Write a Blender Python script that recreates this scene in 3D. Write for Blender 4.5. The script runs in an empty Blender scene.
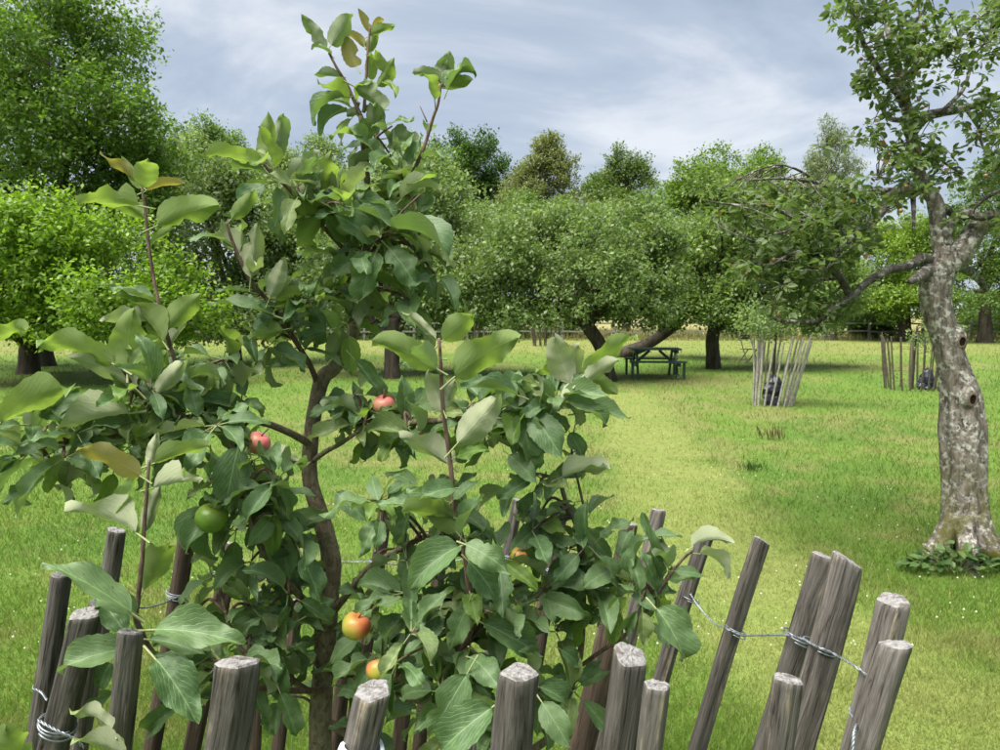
import bpy, math, random
import numpy as np
from mathutils import Vector, Matrix, noise as mnoise

# ------------------------------------------------------------------ camera, sky, sun, exposure
scene = bpy.context.scene
COL = scene.collection
F_PX, CAM_H, HORIZON = 750.0, 1.65, 312.0
PITCH = math.atan((375.0 - HORIZON) / F_PX)

cam_data = bpy.data.cameras.new("camera")
cam_data.sensor_width = 36.0
cam_data.lens = 27.0
cam_data.clip_start = 0.05
cam_data.clip_end = 2000.0
cam_data.dof.use_dof = True
cam_data.dof.focus_distance = 1.6
cam_data.dof.aperture_fstop = 16.0
cam = bpy.data.objects.new("camera", cam_data)
cam.location = (0, 0, CAM_H)
cam.rotation_euler = (math.radians(90) - PITCH, 0, 0)
COL.objects.link(cam)
scene.camera = cam

SUN_DIR = Vector((-0.32, -0.22, 0.92)).normalized()      # towards the sun
SUN_ELEV = math.asin(SUN_DIR.z)
SUN_AZ = math.atan2(SUN_DIR.x, SUN_DIR.y)

world = bpy.data.worlds.new("World")
scene.world = world
world.use_nodes = True
wt = world.node_tree
wt.nodes.clear()
def wn(t, **kw):
    n = wt.nodes.new(t)
    for k, v in kw.items():
        setattr(n, k, v)
    return n
w_out = wn("ShaderNodeOutputWorld")
w_bg = wn("ShaderNodeBackground")
w_bg.inputs["Strength"].default_value = 0.07
w_sky = wn("ShaderNodeTexSky", sky_type='NISHITA', sun_disc=False)
w_sky.sun_elevation = SUN_ELEV
w_sky.sun_rotation = SUN_AZ
w_sky.air_density = 1.0
w_sky.dust_density = 1.5
w_tc = wn("ShaderNodeTexCoord")
w_sep = wn("ShaderNodeSeparateXYZ")
wt.links.new(w_tc.outputs["Generated"], w_sep.inputs[0])
# project the view direction onto a flat cloud layer
w_den = wn("ShaderNodeMath", operation='ADD'); w_den.inputs[1].default_value = 0.40
w_abs = wn("ShaderNodeMath", operation='ABSOLUTE')
wt.links.new(w_sep.outputs["Z"], w_abs.inputs[0])
wt.links.new(w_abs.outputs[0], w_den.inputs[0])
w_px = wn("ShaderNodeMath", operation='DIVIDE'); w_py = wn("ShaderNodeMath", operation='DIVIDE')
wt.links.new(w_sep.outputs["X"], w_px.inputs[0]); wt.links.new(w_den.outputs[0], w_px.inputs[1])
wt.links.new(w_sep.outputs["Y"], w_py.inputs[0]); wt.links.new(w_den.outputs[0], w_py.inputs[1])
w_cmb = wn("ShaderNodeCombineXYZ")
wt.links.new(w_px.outputs[0], w_cmb.inputs[0]); wt.links.new(w_py.outputs[0], w_cmb.inputs[1])
w_map = wn("ShaderNodeMapping")
w_map.inputs["Location"].default_value = (3.3, 1.7, 0.4)
w_map.inputs["Rotation"].default_value = (0, 0, 0.5)
w_map.inputs["Scale"].default_value = (1.5, 2.3, 1)
wt.links.new(w_cmb.outputs[0], w_map.inputs[0])
w_n1 = wn("ShaderNodeTexNoise")
w_n1.inputs["Scale"].default_value = 1.0; w_n1.inputs["Detail"].default_value = 7.0
w_n1.inputs["Roughness"].default_value = 0.57; w_n1.inputs["Distortion"].default_value = 0.5
wt.links.new(w_map.outputs[0], w_n1.inputs["Vector"])
w_r1 = wn("ShaderNodeValToRGB")
e = w_r1.color_ramp.elements
e[0].position = 0.37; e[0].color = (0.66, 0.79, 0.98, 1)
e[1].position = 0.64; e[1].color = (1.42, 1.47, 1.54, 1)
m_ = w_r1.color_ramp.elements.new(0.50); m_.color = (0.88, 1.00, 1.18, 1)
wt.links.new(w_n1.outputs["Fac"], w_r1.inputs["Fac"])
w_mix = wn("ShaderNodeMix", data_type='RGBA')
w_mix.inputs["Factor"].default_value = 0.95
wt.links.new(w_sky.outputs["Color"], w_mix.inputs["A"])
wt.links.new(w_r1.outputs["Color"], w_mix.inputs["B"])
wt.links.new(w_mix.outputs["Result"], w_bg.inputs["Color"])
wt.links.new(w_bg.outputs[0], w_out.inputs["Surface"])

sun_data = bpy.data.lights.new("sun", 'SUN')
sun_data.energy = 1.5
sun_data.angle = math.radians(55)
sun_data.color = (1.0, 0.95, 0.86)
sun = bpy.data.objects.new("sun", sun_data)
sun.rotation_euler = SUN_DIR.to_track_quat('Z', 'Y').to_euler()
sun.location = (0, 0, 30)
COL.objects.link(sun)

scene.view_settings.view_transform = 'Standard'
scene.view_settings.look = 'None'
scene.view_settings.exposure = 3.0
scene.view_settings.gamma = 1.0
scene.view_settings.use_curve_mapping = False
scene.cycles.use_denoising = True
scene.cycles.max_bounces = 8
scene.cycles.transparent_max_bounces = 4
scene.cycles.diffuse_bounces = 4

# ------------------------------------------------------------------ helpers
RNG = np.random.default_rng(7)
random.seed(7)
CA, SA = math.cos(PITCH), math.sin(PITCH)

def P(u, v, d):
    """photo pixel at distance d along the view axis -> world point"""
    a, b = (u - 500.0) / F_PX, -(v - 375.0) / F_PX
    return Vector((d * a, d * (CA + b * SA), CAM_H + d * (-SA + b * CA)))

def G(u, v):
    """photo pixel -> point on the ground"""
    a, b = (u - 500.0) / F_PX, -(v - 375.0) / F_PX
    dz = -SA + b * CA
    t = -CAM_H / dz
    return Vector((t * a, t * (CA + b * SA), 0.0))

def depth_of(p):
    return p.y * CA - (p.z - CAM_H) * SA

def project(p):
    d = depth_of(p)
    vv = p.y * SA + (p.z - CAM_H) * CA
    return 500 + F_PX * p.x / d, 375 - F_PX * vv / d

def vnoise(x, y, seed=0):
    """smooth value noise in 0..1 for arrays"""
    xi, yi = np.floor(x), np.floor(y)
    xf, yf = x - xi, y - yi
    xf = xf * xf * (3 - 2 * xf); yf = yf * yf * (3 - 2 * yf)
    def h(a, b):
        s = np.sin(a * 127.1 + b * 311.7 + seed * 74.7) * 43758.5453
        return s - np.floor(s)
    return ((h(xi, yi) * (1 - xf) + h(xi + 1, yi) * xf) * (1 - yf)
            + (h(xi, yi + 1) * (1 - xf) + h(xi + 1, yi + 1) * xf) * yf)

def fbm(x, y, seed=0, octaves=4):
    s, a, t = 0.0, 0.5, 0.0
    for i in range(octaves):
        s = s + a * vnoise(x * 2 ** i, y * 2 ** i, seed + i * 3)
        t += a; a *= 0.5
    return s / t

def tag(o, label=None, cat=None, group=None, kind=None):
    if label: o["label"] = label
    if cat: o["category"] = cat
    if group: o["group"] = group
    if kind: o["kind"] = kind
    return o

def link(name, mesh, parent=None):
    o = bpy.data.objects.new(name, mesh)
    COL.objects.link(o)
    if parent is not None:
        o.parent = parent
    return o

def empty(name, loc, label, cat, group=None):
    o = bpy.data.objects.new(name, None)
    o.empty_display_size = 0.2
    o.location = loc
    COL.objects.link(o)
    tag(o, label, cat, group)
    return o

class MB:
    """collects shapes for one mesh (world coordinates)"""
    def __init__(self):
        self.v, self.f, self.m, self.n = [], [], [], 0
    def add(self, verts, faces, mi=0):
        self.v.extend([tuple(p) for p in verts])
        for f in faces:
            self.f.append(tuple(i + self.n for i in f)); self.m.append(mi)
        self.n += len(verts)
    def box(self, c, size, rot=None, mi=0):
        hx, hy, hz = size[0] / 2, size[1] / 2, size[2] / 2
        vs = []
        for sx, sy, sz in ((-1,-1,-1),(1,-1,-1),(1,1,-1),(-1,1,-1),(-1,-1,1),(1,-1,1),(1,1,1),(-1,1,1)):
            p = Vector((sx * hx, sy * hy, sz * hz))
            if rot is not None: p = rot @ p
            vs.append(Vector(c) + p)
        self.add(vs, [(0,3,2,1),(4,5,6,7),(0,1,5,4),(1,2,6,5),(2,3,7,6),(3,0,4,7)], mi)
    def bar(self, a, b, w, h, mi=0):
        a, b = Vector(a), Vector(b)
        d = b - a
        rot = d.to_track_quat('X', 'Z').to_matrix()
        self.box((a + b) / 2, (d.length, w, h), rot, mi)
    def tube(self, pts, radii, seg=6, fn=None, cap=True, mi=0):
        pts = [Vector(p) for p in pts]
        n = len(pts)
        tang = []
        for i in range(n):
            t = pts[min(i + 1, n - 1)] - pts[max(i - 1, 0)]
            tang.append(t.normalized() if t.length > 1e-9 else Vector((0, 0, 1)))
        ref = Vector((1, 0, 0)) if abs(tang[0].x) < 0.8 else Vector((0, 1, 0))
        nx = (ref - tang[0] * ref.dot(tang[0])).normalized()
        vs, fs = [], []
        for i in range(n):
            nx = (nx - tang[i] * nx.dot(tang[i])).normalized()
            ny = tang[i].cross(nx)
            for k in range(seg):
                a = 2 * math.pi * k / seg
                r = radii[i]
                if fn: r *= fn(i, a, pts[i])
                vs.append(pts[i] + nx * (math.cos(a) * r) + ny * (math.sin(a) * r))
        for i in range(n - 1):
            for k in range(seg):
                k2 = (k + 1) % seg
                fs.append((i * seg + k, i * seg + k2, (i + 1) * seg + k2, (i + 1) * seg + k))
        if cap:
            fs.append(tuple(range(seg - 1, -1, -1)))
            fs.append(tuple((n - 1) * seg + k for k in range(seg)))
        self.add(vs, fs, mi)
    def build(self, name, mats, parent=None, smooth=True, origin=None):
        me = bpy.data.meshes.new(name)
        vs = self.v
        if parent is not None and origin is None:
            origin = parent_world(parent)
        if origin is not None:
            vs = [(p[0] - origin[0], p[1] - origin[1], p[2] - origin[2]) for p in vs]
        me.from_pydata(vs, [], self.f)
        for m in (mats if isinstance(mats, (list, tuple)) else [mats]):
            me.materials.append(m)
        if any(self.m): me.polygons.foreach_set("material_index", self.m)
        if smooth: me.polygons.foreach_set("use_smooth", [True] * len(me.polygons))
        me.update()
        o = link(name, me, parent)
        if parent is None and origin is not None: o.location = origin
        return o

def parent_world(o):
    p = Vector((0, 0, 0))
    while o is not None:
        p = p + Vector(o.location); o = o.parent
    return p

def catmull(pts, per=6):
    """pts: list of (Vector, radius) -> smoothed lists"""
    P_ = [Vector(p) for p, r in pts]; R_ = [r for p, r in pts]
    n = len(P_)
    if n == 2:
        return ([P_[0].lerp(P_[1], i / per) for i in range(per + 1)],
                [R_[0] + (R_[1] - R_[0]) * i / per for i in range(per + 1)])
    op, orr = [], []
    for i in range(n - 1):
        p0, p1, p2, p3 = P_[max(i - 1, 0)], P_[i], P_[i + 1], P_[min(i + 2, n - 1)]
        for k in range(per):
            t = k / per
            q = 0.5 * ((2 * p1) + (p2 - p0) * t + (2 * p0 - 5 * p1 + 4 * p2 - p3) * t * t
                       + (3 * p1 - p0 - 3 * p2 + p3) * t ** 3)
            op.append(q); orr.append(R_[i] + (R_[i + 1] - R_[i]) * t)
    op.append(P_[-1]); orr.append(R_[-1])
    return op, orr

# fast meshes for foliage: every leaf the same small template
TPL2 = (np.array([[0, 0, 0], [0.45, -0.30, 0.07], [1, 0, -0.06], [0.45, 0.30, 0.07]], float),
        np.array([[0, 2, 1], [0, 3, 2]]))
TPL6 = (np.array([[0, 0, 0], [0.28, -0.25, 0.07], [0.68, -0.22, 0.05], [1, 0, -0.10],
                  [0.68, 0.22, 0.05], [0.28, 0.25, 0.07], [0.45, 0, 0.0]], float),
        np.array([[0, 6, 1], [1, 6, 2], [2, 6, 3], [3, 6, 4], [4, 6, 5], [5, 6, 0]]))

def unit(a):
    return a / np.maximum(np.linalg.norm(a, axis=1, keepdims=True), 1e-9)

def tri_mesh(name, V, T, col, mat, parent=None):
    me = bpy.data.meshes.new(name)
    org = parent_world(parent) if parent is not None else Vector((0, 0, 0))
    V = V - np.array(org)
    me.vertices.add(len(V)); me.vertices.foreach_set("co", V.astype(np.float32).ravel())
    me.loops.add(T.size); me.loops.foreach_set("vertex_index", T.astype(np.int32).ravel())
    me.polygons.add(len(T))
    me.polygons.foreach_set("loop_start", np.arange(0, T.size, 3, dtype=np.int32))
    if col is not None:
        at = me.attributes.new("col", 'FLOAT_COLOR', 'POINT')
        c4 = np.ones((len(V), 4), np.float32); c4[:, :3] = col
        at.data.foreach_set("color", c4.ravel())
    me.materials.append(mat)
    me.update(calc_edges=True)
    me.validate()
    return link(name, me, parent)

def leaf_arrays(C, A, N, S, W, tpl):
    tv, tf = tpl
    A = unit(A)
    N = unit(N - A * np.sum(N * A, axis=1, keepdims=True))
    B = np.cross(N, A)
    k = len(tv)
    V = (C[:, None, :] + S[:, None, None] * (tv[None, :, 0:1] * A[:, None, :]
         + tv[None, :, 1:2] * W[:, None, None] * B[:, None, :] + tv[None, :, 2:3] * N[:, None, :]))
    T = (np.arange(len(C)) * k)[:, None, None] + tf[None]
    return V.reshape(-1, 3), T.reshape(-1, 3), k

def leafcloud(name, C, A, N, S, W, colr, mat, parent, tpl=TPL2):
    V, T, k = leaf_arrays(C, A, N, S, W, tpl)
    return tri_mesh(name, V, T, np.repeat(colr, k, axis=0), mat, parent)

# ------------------------------------------------------------------ materials
def new_mat(name):
    m = bpy.data.materials.new(name)
    m.use_nodes = True
    nt = m.node_tree
    nt.nodes.clear()
    out = nt.nodes.new("ShaderNodeOutputMaterial")
    return m, nt, out

class NT:
    def __init__(self, nt): self.nt = nt
    def n(self, t, **kw):
        x = self.nt.nodes.new(t)
        for k, v in kw.items(): setattr(x, k, v)
        return x
    def l(self, a, b): self.nt.links.new(a, b)
    def put(self, sock, v):
        if isinstance(v, (int, float, tuple)): sock.default_value = v
        else: self.l(v, sock)
    def math(self, op, a, b=0.0, c=0.0, clamp=False):
        x = self.n("ShaderNodeMath", operation=op, use_clamp=clamp)
        for i, v in enumerate((a, b, c)): self.put(x.inputs[i], v)
        return x.outputs[0]
    def mix(self, f, a, b, blend='MIX'):
        x = self.n("ShaderNodeMix", data_type='RGBA', blend_type=blend)
        self.put(x.inputs["Factor"], f)
        for nm, v in (("A", a), ("B", b)):
            if isinstance(v, tuple): x.inputs[nm].default_value = (v[0], v[1], v[2], 1)
            else: self.l(v, x.inputs[nm])
        return x.outputs["Result"]
    def noise(self, vec, scale, detail=4, rough=0.55, dist=0.0):
        x = self.n("ShaderNodeTexNoise")
        if vec is not None: self.l(vec, x.inputs["Vector"])
        x.inputs["Scale"].default_value = scale; x.inputs["Detail"].default_value = detail
        x.inputs["Roughness"].default_value = rough; x.inputs["Distortion"].default_value = dist
        return x.outputs["Fac"]
    def mapv(self, vec, scale):
        x = self.n("ShaderNodeMapping"); self.l(vec, x.inputs[0])
        x.inputs["Scale"].default_value = scale
        return x.outputs[0]
    def ramp(self, f, a, b):
        x = self.n("ShaderNodeMapRange", clamp=True)
        self.l(f, x.inputs[0]); x.inputs[1].default_value = a; x.inputs[2].default_value = b
        return x.outputs[0]
    def bump(self, h, strength, dist=0.01):
        x = self.n("ShaderNodeBump")
        x.inputs["Strength"].default_value = strength; x.inputs["Distance"].default_value = dist
        self.l(h, x.inputs["Height"])
        return x.outputs[0]
    def principled(self, col, rough=0.6, spec=0.4, normal=None):
        x = self.n("ShaderNodeBsdfPrincipled")
        self.put(x.inputs["Base Color"], (*col, 1) if isinstance(col, tuple) else col)
        self.put(x.inputs["Roughness"], rough)
        x.inputs["Specular IOR Level"].default_value = spec
        if normal is not None: self.l(normal, x.inputs["Normal"])
        return x.outputs[0]
    def mixsh(self, f, a, b):
        x = self.n("ShaderNodeMixShader"); self.put(x.inputs[0], f)
        self.l(a, x.inputs[1]); self.l(b, x.inputs[2])
        return x.outputs[0]

def foliage_mat(name, transl=0.35, rough=0.5, spec=0.35):
    m, nt, out = new_mat(name); k = NT(nt)
    a = k.n("ShaderNodeAttribute", attribute_name="col")
    p = k.principled(a.outputs["Color"], rough, spec)
    t = k.n("ShaderNodeBsdfTranslucent")
    c = k.mix(1.0, a.outputs["Color"], (1.5, 1.6, 0.8), 'MULTIPLY')
    k.l(c, t.inputs["Color"])
    k.l(k.mixsh(transl, p, t.outputs[0]), out.inputs["Surface"])
    return m

M_FOL = foliage_mat("foliage", 0.42, 0.45, 0.4)
M_GRASS = foliage_mat("grass_blades", 0.35, 0.6, 0.2)

def ground_mat():
    m, nt, out = new_mat("lawn"); k = NT(nt)
    a = k.n("ShaderNodeAttribute", attribute_name="col")
    tc = k.n("ShaderNodeTexCoord").outputs["Object"]
    n1 = k.noise(tc, 9.0, 5, 0.65)
    n2 = k.noise(tc, 60.0, 3, 0.7)
    f = k.math('ADD', k.math('MULTIPLY', n1, 0.7), k.math('MULTIPLY', n2, 0.9))
    g = k.mix(1.0, a.outputs["Color"], k.n("ShaderNodeCombineColor").outputs[0], 'MULTIPLY')
    cc = nt.nodes[-2] if False else None
    comb = [x for x in nt.nodes if x.bl_idname == "ShaderNodeCombineColor"][0]
    for i in range(3): k.l(k.math('ADD', f, 0.15), comb.inputs[i])
    b = k.bump(n2, 0.6, 0.03)
    k.l(k.principled(g, 0.8, 0.15, b), out.inputs["Surface"])
    return m
M_LAWN = ground_mat()

def bark_mat(name, dark, light, scale=18.0, lichen=None, lichen_amt=0.5, moss=False, bump=0.7, stretch=0.25):
    m, nt, out = new_mat(name); k = NT(nt)
    tc = k.n("ShaderNodeTexCoord").outputs["Object"]
    st = k.mapv(tc, (1, 1, stretch))
    n1 = k.noise(st, scale, 6, 0.65, 0.6)
    n2 = k.noise(tc, scale * 0.35, 4, 0.6)
    c = k.mix(k.ramp(n1, 0.36, 0.66), dark, light)
    if lichen:
        v = k.n("ShaderNodeTexVoronoi"); v.inputs["Scale"].default_value = scale * 1.6
        k.l(tc, v.inputs["Vector"])
        sp = k.math('MULTIPLY', k.ramp(k.noise(tc, scale * 0.9, 5, 0.7), 0.60 - lichen_amt * 0.14, 0.66 - lichen_amt * 0.1),
                    k.ramp(n2, 0.40, 0.55))
        c = k.mix(k.math('MULTIPLY', sp, 0.85), c, lichen)
    if moss:
        sx = k.n("ShaderNodeSeparateXYZ"); k.l(tc, sx.inputs[0])
        hz = k.ramp(sx.outputs["Z"], 0.80, 0.10)
        mm = k.math('MULTIPLY', hz, k.ramp(k.noise(tc, 6.0, 5, 0.65), 0.44, 0.54))
        c = k.mix(mm, c, (0.085, 0.085, 0.018))
    b = k.bump(n1, bump, 0.02)
    k.l(k.principled(c, 0.88, 0.2, b), out.inputs["Surface"])
    return m
M_BARK = bark_mat("bark_dark", (0.022, 0.018, 0.014), (0.075, 0.062, 0.048), 8.0)
M_OLD = bark_mat("bark_lichen", (0.050, 0.041, 0.034), (0.25, 0.22, 0.185), 30.0, (0.50, 0.51, 0.46), 0.8, True, 1.0, 0.35)
M_LIMB = bark_mat("bark_limb", (0.035, 0.030, 0.026), (0.16, 0.145, 0.125), 26.0, (0.40, 0.41, 0.36), 0.6, False, 0.9, 0.5)
M_YBARK = bark_mat("bark_young", (0.075, 0.060, 0.038), (0.22, 0.185, 0.125), 90.0, (0.21, 0.20, 0.15), 0.35, False, 0.5, 0.5)
M_SHOOT = bark_mat("shoot_bark", (0.060, 0.036, 0.028), (0.175, 0.125, 0.095), 120.0, None, 0, False, 0.25, 0.2)

def simple_mat(name, col, rough=0.6, spec=0.4, nscale=30.0, var=0.25):
    m, nt, out = new_mat(name); k = NT(nt)
    tc = k.n("ShaderNodeTexCoord").outputs["Object"]
    f = k.ramp(k.noise(tc, nscale, 4, 0.6), 0.3, 0.7)
    c = k.mix(f, tuple(x * (1 - var) for x in col), tuple(min(1, x * (1 + var)) for x in col))
    k.l(k.principled(c, rough, spec), out.inputs["Surface"])
    return m
M_TABLE = simple_mat("green_paint", (0.030, 0.060, 0.050), 0.45, 0.4, 12)
M_CHAIR = simple_mat("chair_paint", (0.025, 0.040, 0.022), 0.5, 0.4, 12)
M_FENCE = simple_mat("fence_wood", (0.17, 0.165, 0.145), 0.85, 0.2, 5)
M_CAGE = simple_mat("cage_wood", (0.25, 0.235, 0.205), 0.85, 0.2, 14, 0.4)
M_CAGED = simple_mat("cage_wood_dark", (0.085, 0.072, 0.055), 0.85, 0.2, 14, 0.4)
M_BAG = simple_mat("dark_sheeting", (0.018, 0.022, 0.034), 0.35, 0.5, 20, 0.3)
M_HOLE = simple_mat("knot_dark", (0.012, 0.009, 0.007), 0.9, 0.1, 60)
M_KNOT = simple_mat("knot_lip", (0.16, 0.115, 0.09), 0.85, 0.2, 60, 0.4)
M_TIE = simple_mat("plastic_tie", (0.62, 0.68, 0.74), 0.4, 0.5, 30, 0.1)

def wire_mat():
    m, nt, out = new_mat("galvanised_wire"); k = NT(nt)
    tc = k.n("ShaderNodeTexCoord").outputs["Object"]
    c = k.mix(k.ramp(k.noise(tc, 60, 3), 0.35, 0.65), (0.13, 0.145, 0.165), (0.32, 0.36, 0.41))
    x = k.n("ShaderNodeBsdfPrincipled"); k.l(c, x.inputs["Base Color"])
    x.inputs["Metallic"].default_value = 0.55; x.inputs["Roughness"].default_value = 0.42
    k.l(x.outputs[0], out.inputs["Surface"])
    return m
M_WIRE = wire_mat()

def stake_mat(name, dark, mid, tan):
    m, nt, out = new_mat(name); k = NT(nt)
    tc = k.n("ShaderNodeTexCoord").outputs["Object"]
    oi = k.n("ShaderNodeObjectInfo").outputs["Random"]
    va = k.n("ShaderNodeVectorMath", operation='ADD'); k.l(tc, va.inputs[0])
    cb = k.n("ShaderNodeCombineXYZ"); sc = k.math('MULTIPLY', oi, 17.0)
    for i in range(3): k.l(sc, cb.inputs[i])
    k.l(cb.outputs[0], va.inputs[1])
    vec = va.outputs[0]
    st = k.mapv(vec, (1, 1, 0.06))
    g1 = k.noise(st, 130.0, 6, 0.65, 0.8)         # fibre
    g2 = k.noise(st, 45.0, 4, 0.6, 0.5)           # broad streaks
    g3 = k.noise(vec, 22.0, 5, 0.6)               # blotches
    c = k.mix(k.ramp(g1, 0.33, 0.62), dark, mid)
    c = k.mix(k.math('MULTIPLY', k.ramp(g2, 0.55, 0.66), k.ramp(g3, 0.40, 0.62)), c, tan)
    c = k.mix(k.math('MULTIPLY', k.ramp(g1, 0.40, 0.30), 0.85), c, (0.012, 0.010, 0.009))
    br = k.math('ADD', k.math('MULTIPLY', oi, 0.5), 0.72)
    cc = k.n("ShaderNodeCombineColor")
    for i in range(3): k.l(br, cc.inputs[i])
    c = k.mix(1.0, c, cc.outputs[0], 'MULTIPLY')
    h = k.math('ADD', k.math('MULTIPLY', g1, 0.6), k.math('MULTIPLY', g2, 0.8))
    b = k.bump(h, 0.9, 0.008)
    k.l(k.principled(c, 0.85, 0.2, b), out.inputs["Surface"])
    return m
M_STAKE = stake_mat("weathered_stake", (0.036, 0.031, 0.028), (0.135, 0.124, 0.114), (0.29, 0.245, 0.18))
M_STAKE_BARK = stake_mat("bark_stake", (0.030, 0.022, 0.017), (0.085, 0.062, 0.046), (0.15, 0.115, 0.085))
def endgrain_mat():
    m, nt, out = new_mat("end_grain"); k = NT(nt)
    tc = k.n("ShaderNodeTexCoord").outputs["Object"]
    n1 = k.noise(tc, 160.0, 5, 0.7)
    n2 = k.noise(k.mapv(tc, (1, 0.3, 1)), 60.0, 4, 0.6)
    c = k.mix(k.ramp(n1, 0.32, 0.60), (0.085, 0.08, 0.076), (0.25, 0.245, 0.245))
    c = k.mix(k.ramp(n2, 0.44, 0.36), c, (0.10, 0.09, 0.08))
    k.l(k.principled(c, 0.85, 0.25, k.bump(n1, 0.6, 0.004)), out.inputs["Surface"])
    return m
M_END = endgrain_mat()

def apple_mat(name, base, blush):
    m, nt, out = new_mat(name); k = NT(nt)
    tc = k.n("ShaderNodeTexCoord").outputs["Object"]
    sx = k.n("ShaderNodeSeparateXYZ"); k.l(tc, sx.inputs[0])
    n = k.noise(tc, 40.0, 4, 0.6)
    s = k.math('ADD', k.math('MULTIPLY', sx.outputs["X"], 14.0), k.math('MULTIPLY', sx.outputs["Z"], 16.0))
    f = k.ramp(k.math('ADD', s, k.math('MULTIPLY', n, 1.1)), 0.25, 0.95)
    c = k.mix(f, base, blush)
    sp = k.ramp(k.noise(tc, 420.0, 2), 0.66, 0.70)
    c = k.mix(k.math('MULTIPLY', sp, 0.4), c, (0.5, 0.45, 0.25))
    k.l(k.principled(c, 0.38, 0.45), out.inputs["Surface"])
    return m
M_APPLE_G = apple_mat("apple_green", (0.10, 0.19, 0.02), (0.16, 0.22, 0.035))
M_APPLE_Y = apple_mat("apple_yellow", (0.34, 0.34, 0.05), (0.52, 0.15, 0.06))
M_APPLE_R = apple_mat("apple_pink", (0.48, 0.24, 0.14), (0.56, 0.14, 0.15))

def leaf_mat(name, top, top2, under, transl, rough=0.36, glow=(0.16, 0.27, 0.02)):
    """apple leaf: darker glossy upper side, pale downy underside, veins from the leaf's own coordinates"""
    m, nt, out = new_mat(name); k = NT(nt)
    uv = k.n("ShaderNodeUVMap", uv_map="leaf").outputs[0]
    sx = k.n("ShaderNodeSeparateXYZ"); k.l(uv, sx.inputs[0])
    x = k.math('ABSOLUTE', k.math('SUBTRACT', sx.outputs["X"], 0.5))
    y = sx.outputs["Y"]
    at = k.n("ShaderNodeAttribute", attribute_name="rnd").outputs["Fac"]
    oi = k.n("ShaderNodeObjectInfo").outputs["Random"]
    r = k.math('FRACT', k.math('ADD', oi, at))
    mid = k.ramp(x, 0.022, 0.008)
    ph = k.math('SUBTRACT', k.math('MULTIPLY', y, 7.5), k.math('MULTIPLY', x, 11.0))
    ph = k.math('ADD', ph, k.math('MULTIPLY', k.noise(uv, 5.0, 2, 0.5), 1.6))
    tri = k.math('ABSOLUTE', k.math('SUBTRACT', k.math('FRACT', ph), 0.5))
    vein = k.ramp(tri, 0.13, 0.02)
    veins = k.math('MAXIMUM', mid, k.math('MULTIPLY', vein, 0.55))
    tc = k.n("ShaderNodeTexCoord").outputs["Object"]
    blot = k.noise(uv, 7.0, 4, 0.6)
    fine = k.noise(uv, 40.0, 3, 0.6)
    tcol = k.mix(r, top, top2)
    tcol = k.mix(k.math('MULTIPLY', k.ramp(blot, 0.45, 0.75), 0.5), tcol, tuple(min(1, c * 1.7) for c in top2))
    tcol = k.mix(k.math('MULTIPLY', veins, 0.55), tcol, tuple(min(1, c * 2.4 + 0.02) for c in top2))
    spot = k.ramp(k.noise(uv, 11.0, 3, 0.6), 0.66, 0.69)
    tcol = k.mix(k.math('MULTIPLY', spot, k.ramp(r, 0.55, 0.8)), tcol, (0.13, 0.075, 0.03))
    ucol = k.mix(r, under, tuple(c * 0.78 for c in under))
    ucol = k.mix(k.math('MULTIPLY', veins, 0.40), ucol, tuple(min(1, c * 1.35) for c in under))
    bf = k.n("ShaderNodeNewGeometry").outputs["Backfacing"]
    col = k.mix(bf, tcol, ucol)
    hgt = k.math('SUBTRACT', k.math('MULTIPLY', fine, 0.35), k.math('MULTIPLY', veins, 1.0))
    b = k.bump(hgt, 0.32, 0.003)
    ro = k.math('ADD', k.math('MULTIPLY', bf, 0.35), rough)
    p = k.principled(col, ro, 0.36, b)
    t = k.n("ShaderNodeBsdfTranslucent")
    tc2 = k.mix(0.6, tcol, glow)
    k.l(k.mix(k.math('MULTIPLY', veins, 0.35), tc2, (0.05, 0.08, 0.02)), t.inputs["Color"])
    k.l(k.mixsh(transl, p, t.outputs[0]), out.inputs["Surface"])
    return m
M_LEAF_M = leaf_mat("leaf_mature", (0.060, 0.118, 0.046), (0.112, 0.178, 0.074), (0.25, 0.30, 0.18), 0.34, 0.44, (0.18, 0.31, 0.025))
M_LEAF_Y = leaf_mat("leaf_young", (0.085, 0.160, 0.032), (0.14, 0.22, 0.050), (0.19, 0.265, 0.085), 0.48, 0.42, (0.30, 0.44, 0.045))
M_LEAF_P = leaf_mat("leaf_pale", (0.11, 0.17, 0.06), (0.18, 0.23, 0.09), (0.36, 0.40, 0.25), 0.34, 0.5, (0.26, 0.36, 0.07))
M_LEAF_R = leaf_mat("leaf_bronze", (0.13, 0.125, 0.030), (0.18, 0.17, 0.042), (0.25, 0.24, 0.09), 0.45, 0.42, (0.36, 0.32, 0.04))
M_PET = simple_mat("petiole", (0.20, 0.23, 0.10), 0.5, 0.4, 50)

# ------------------------------------------------------------------ the ground
PATH = [G(626, 396), G(655, 445), G(690, 510), G(752, 600), G(900, 720)]
def path_mask(x, y):
    best = np.full(x.shape, 1e9)
    for a, b in zip(PATH[:-1], PATH[1:]):
        dx, dy = b.x - a.x, b.y - a.y
        t = np.clip(((x - a.x) * dx + (y - a.y) * dy) / (dx * dx + dy * dy), 0, 1)
        best = np.minimum(best, np.hypot(x - a.x - t * dx, y - a.y - t * dy))
    w = 0.55 + 0.25 * (fbm(x * 1.3, y * 1.3, 31) - 0.5)
    return 1 / (1 + np.exp((best - w) / 0.07))

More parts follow.
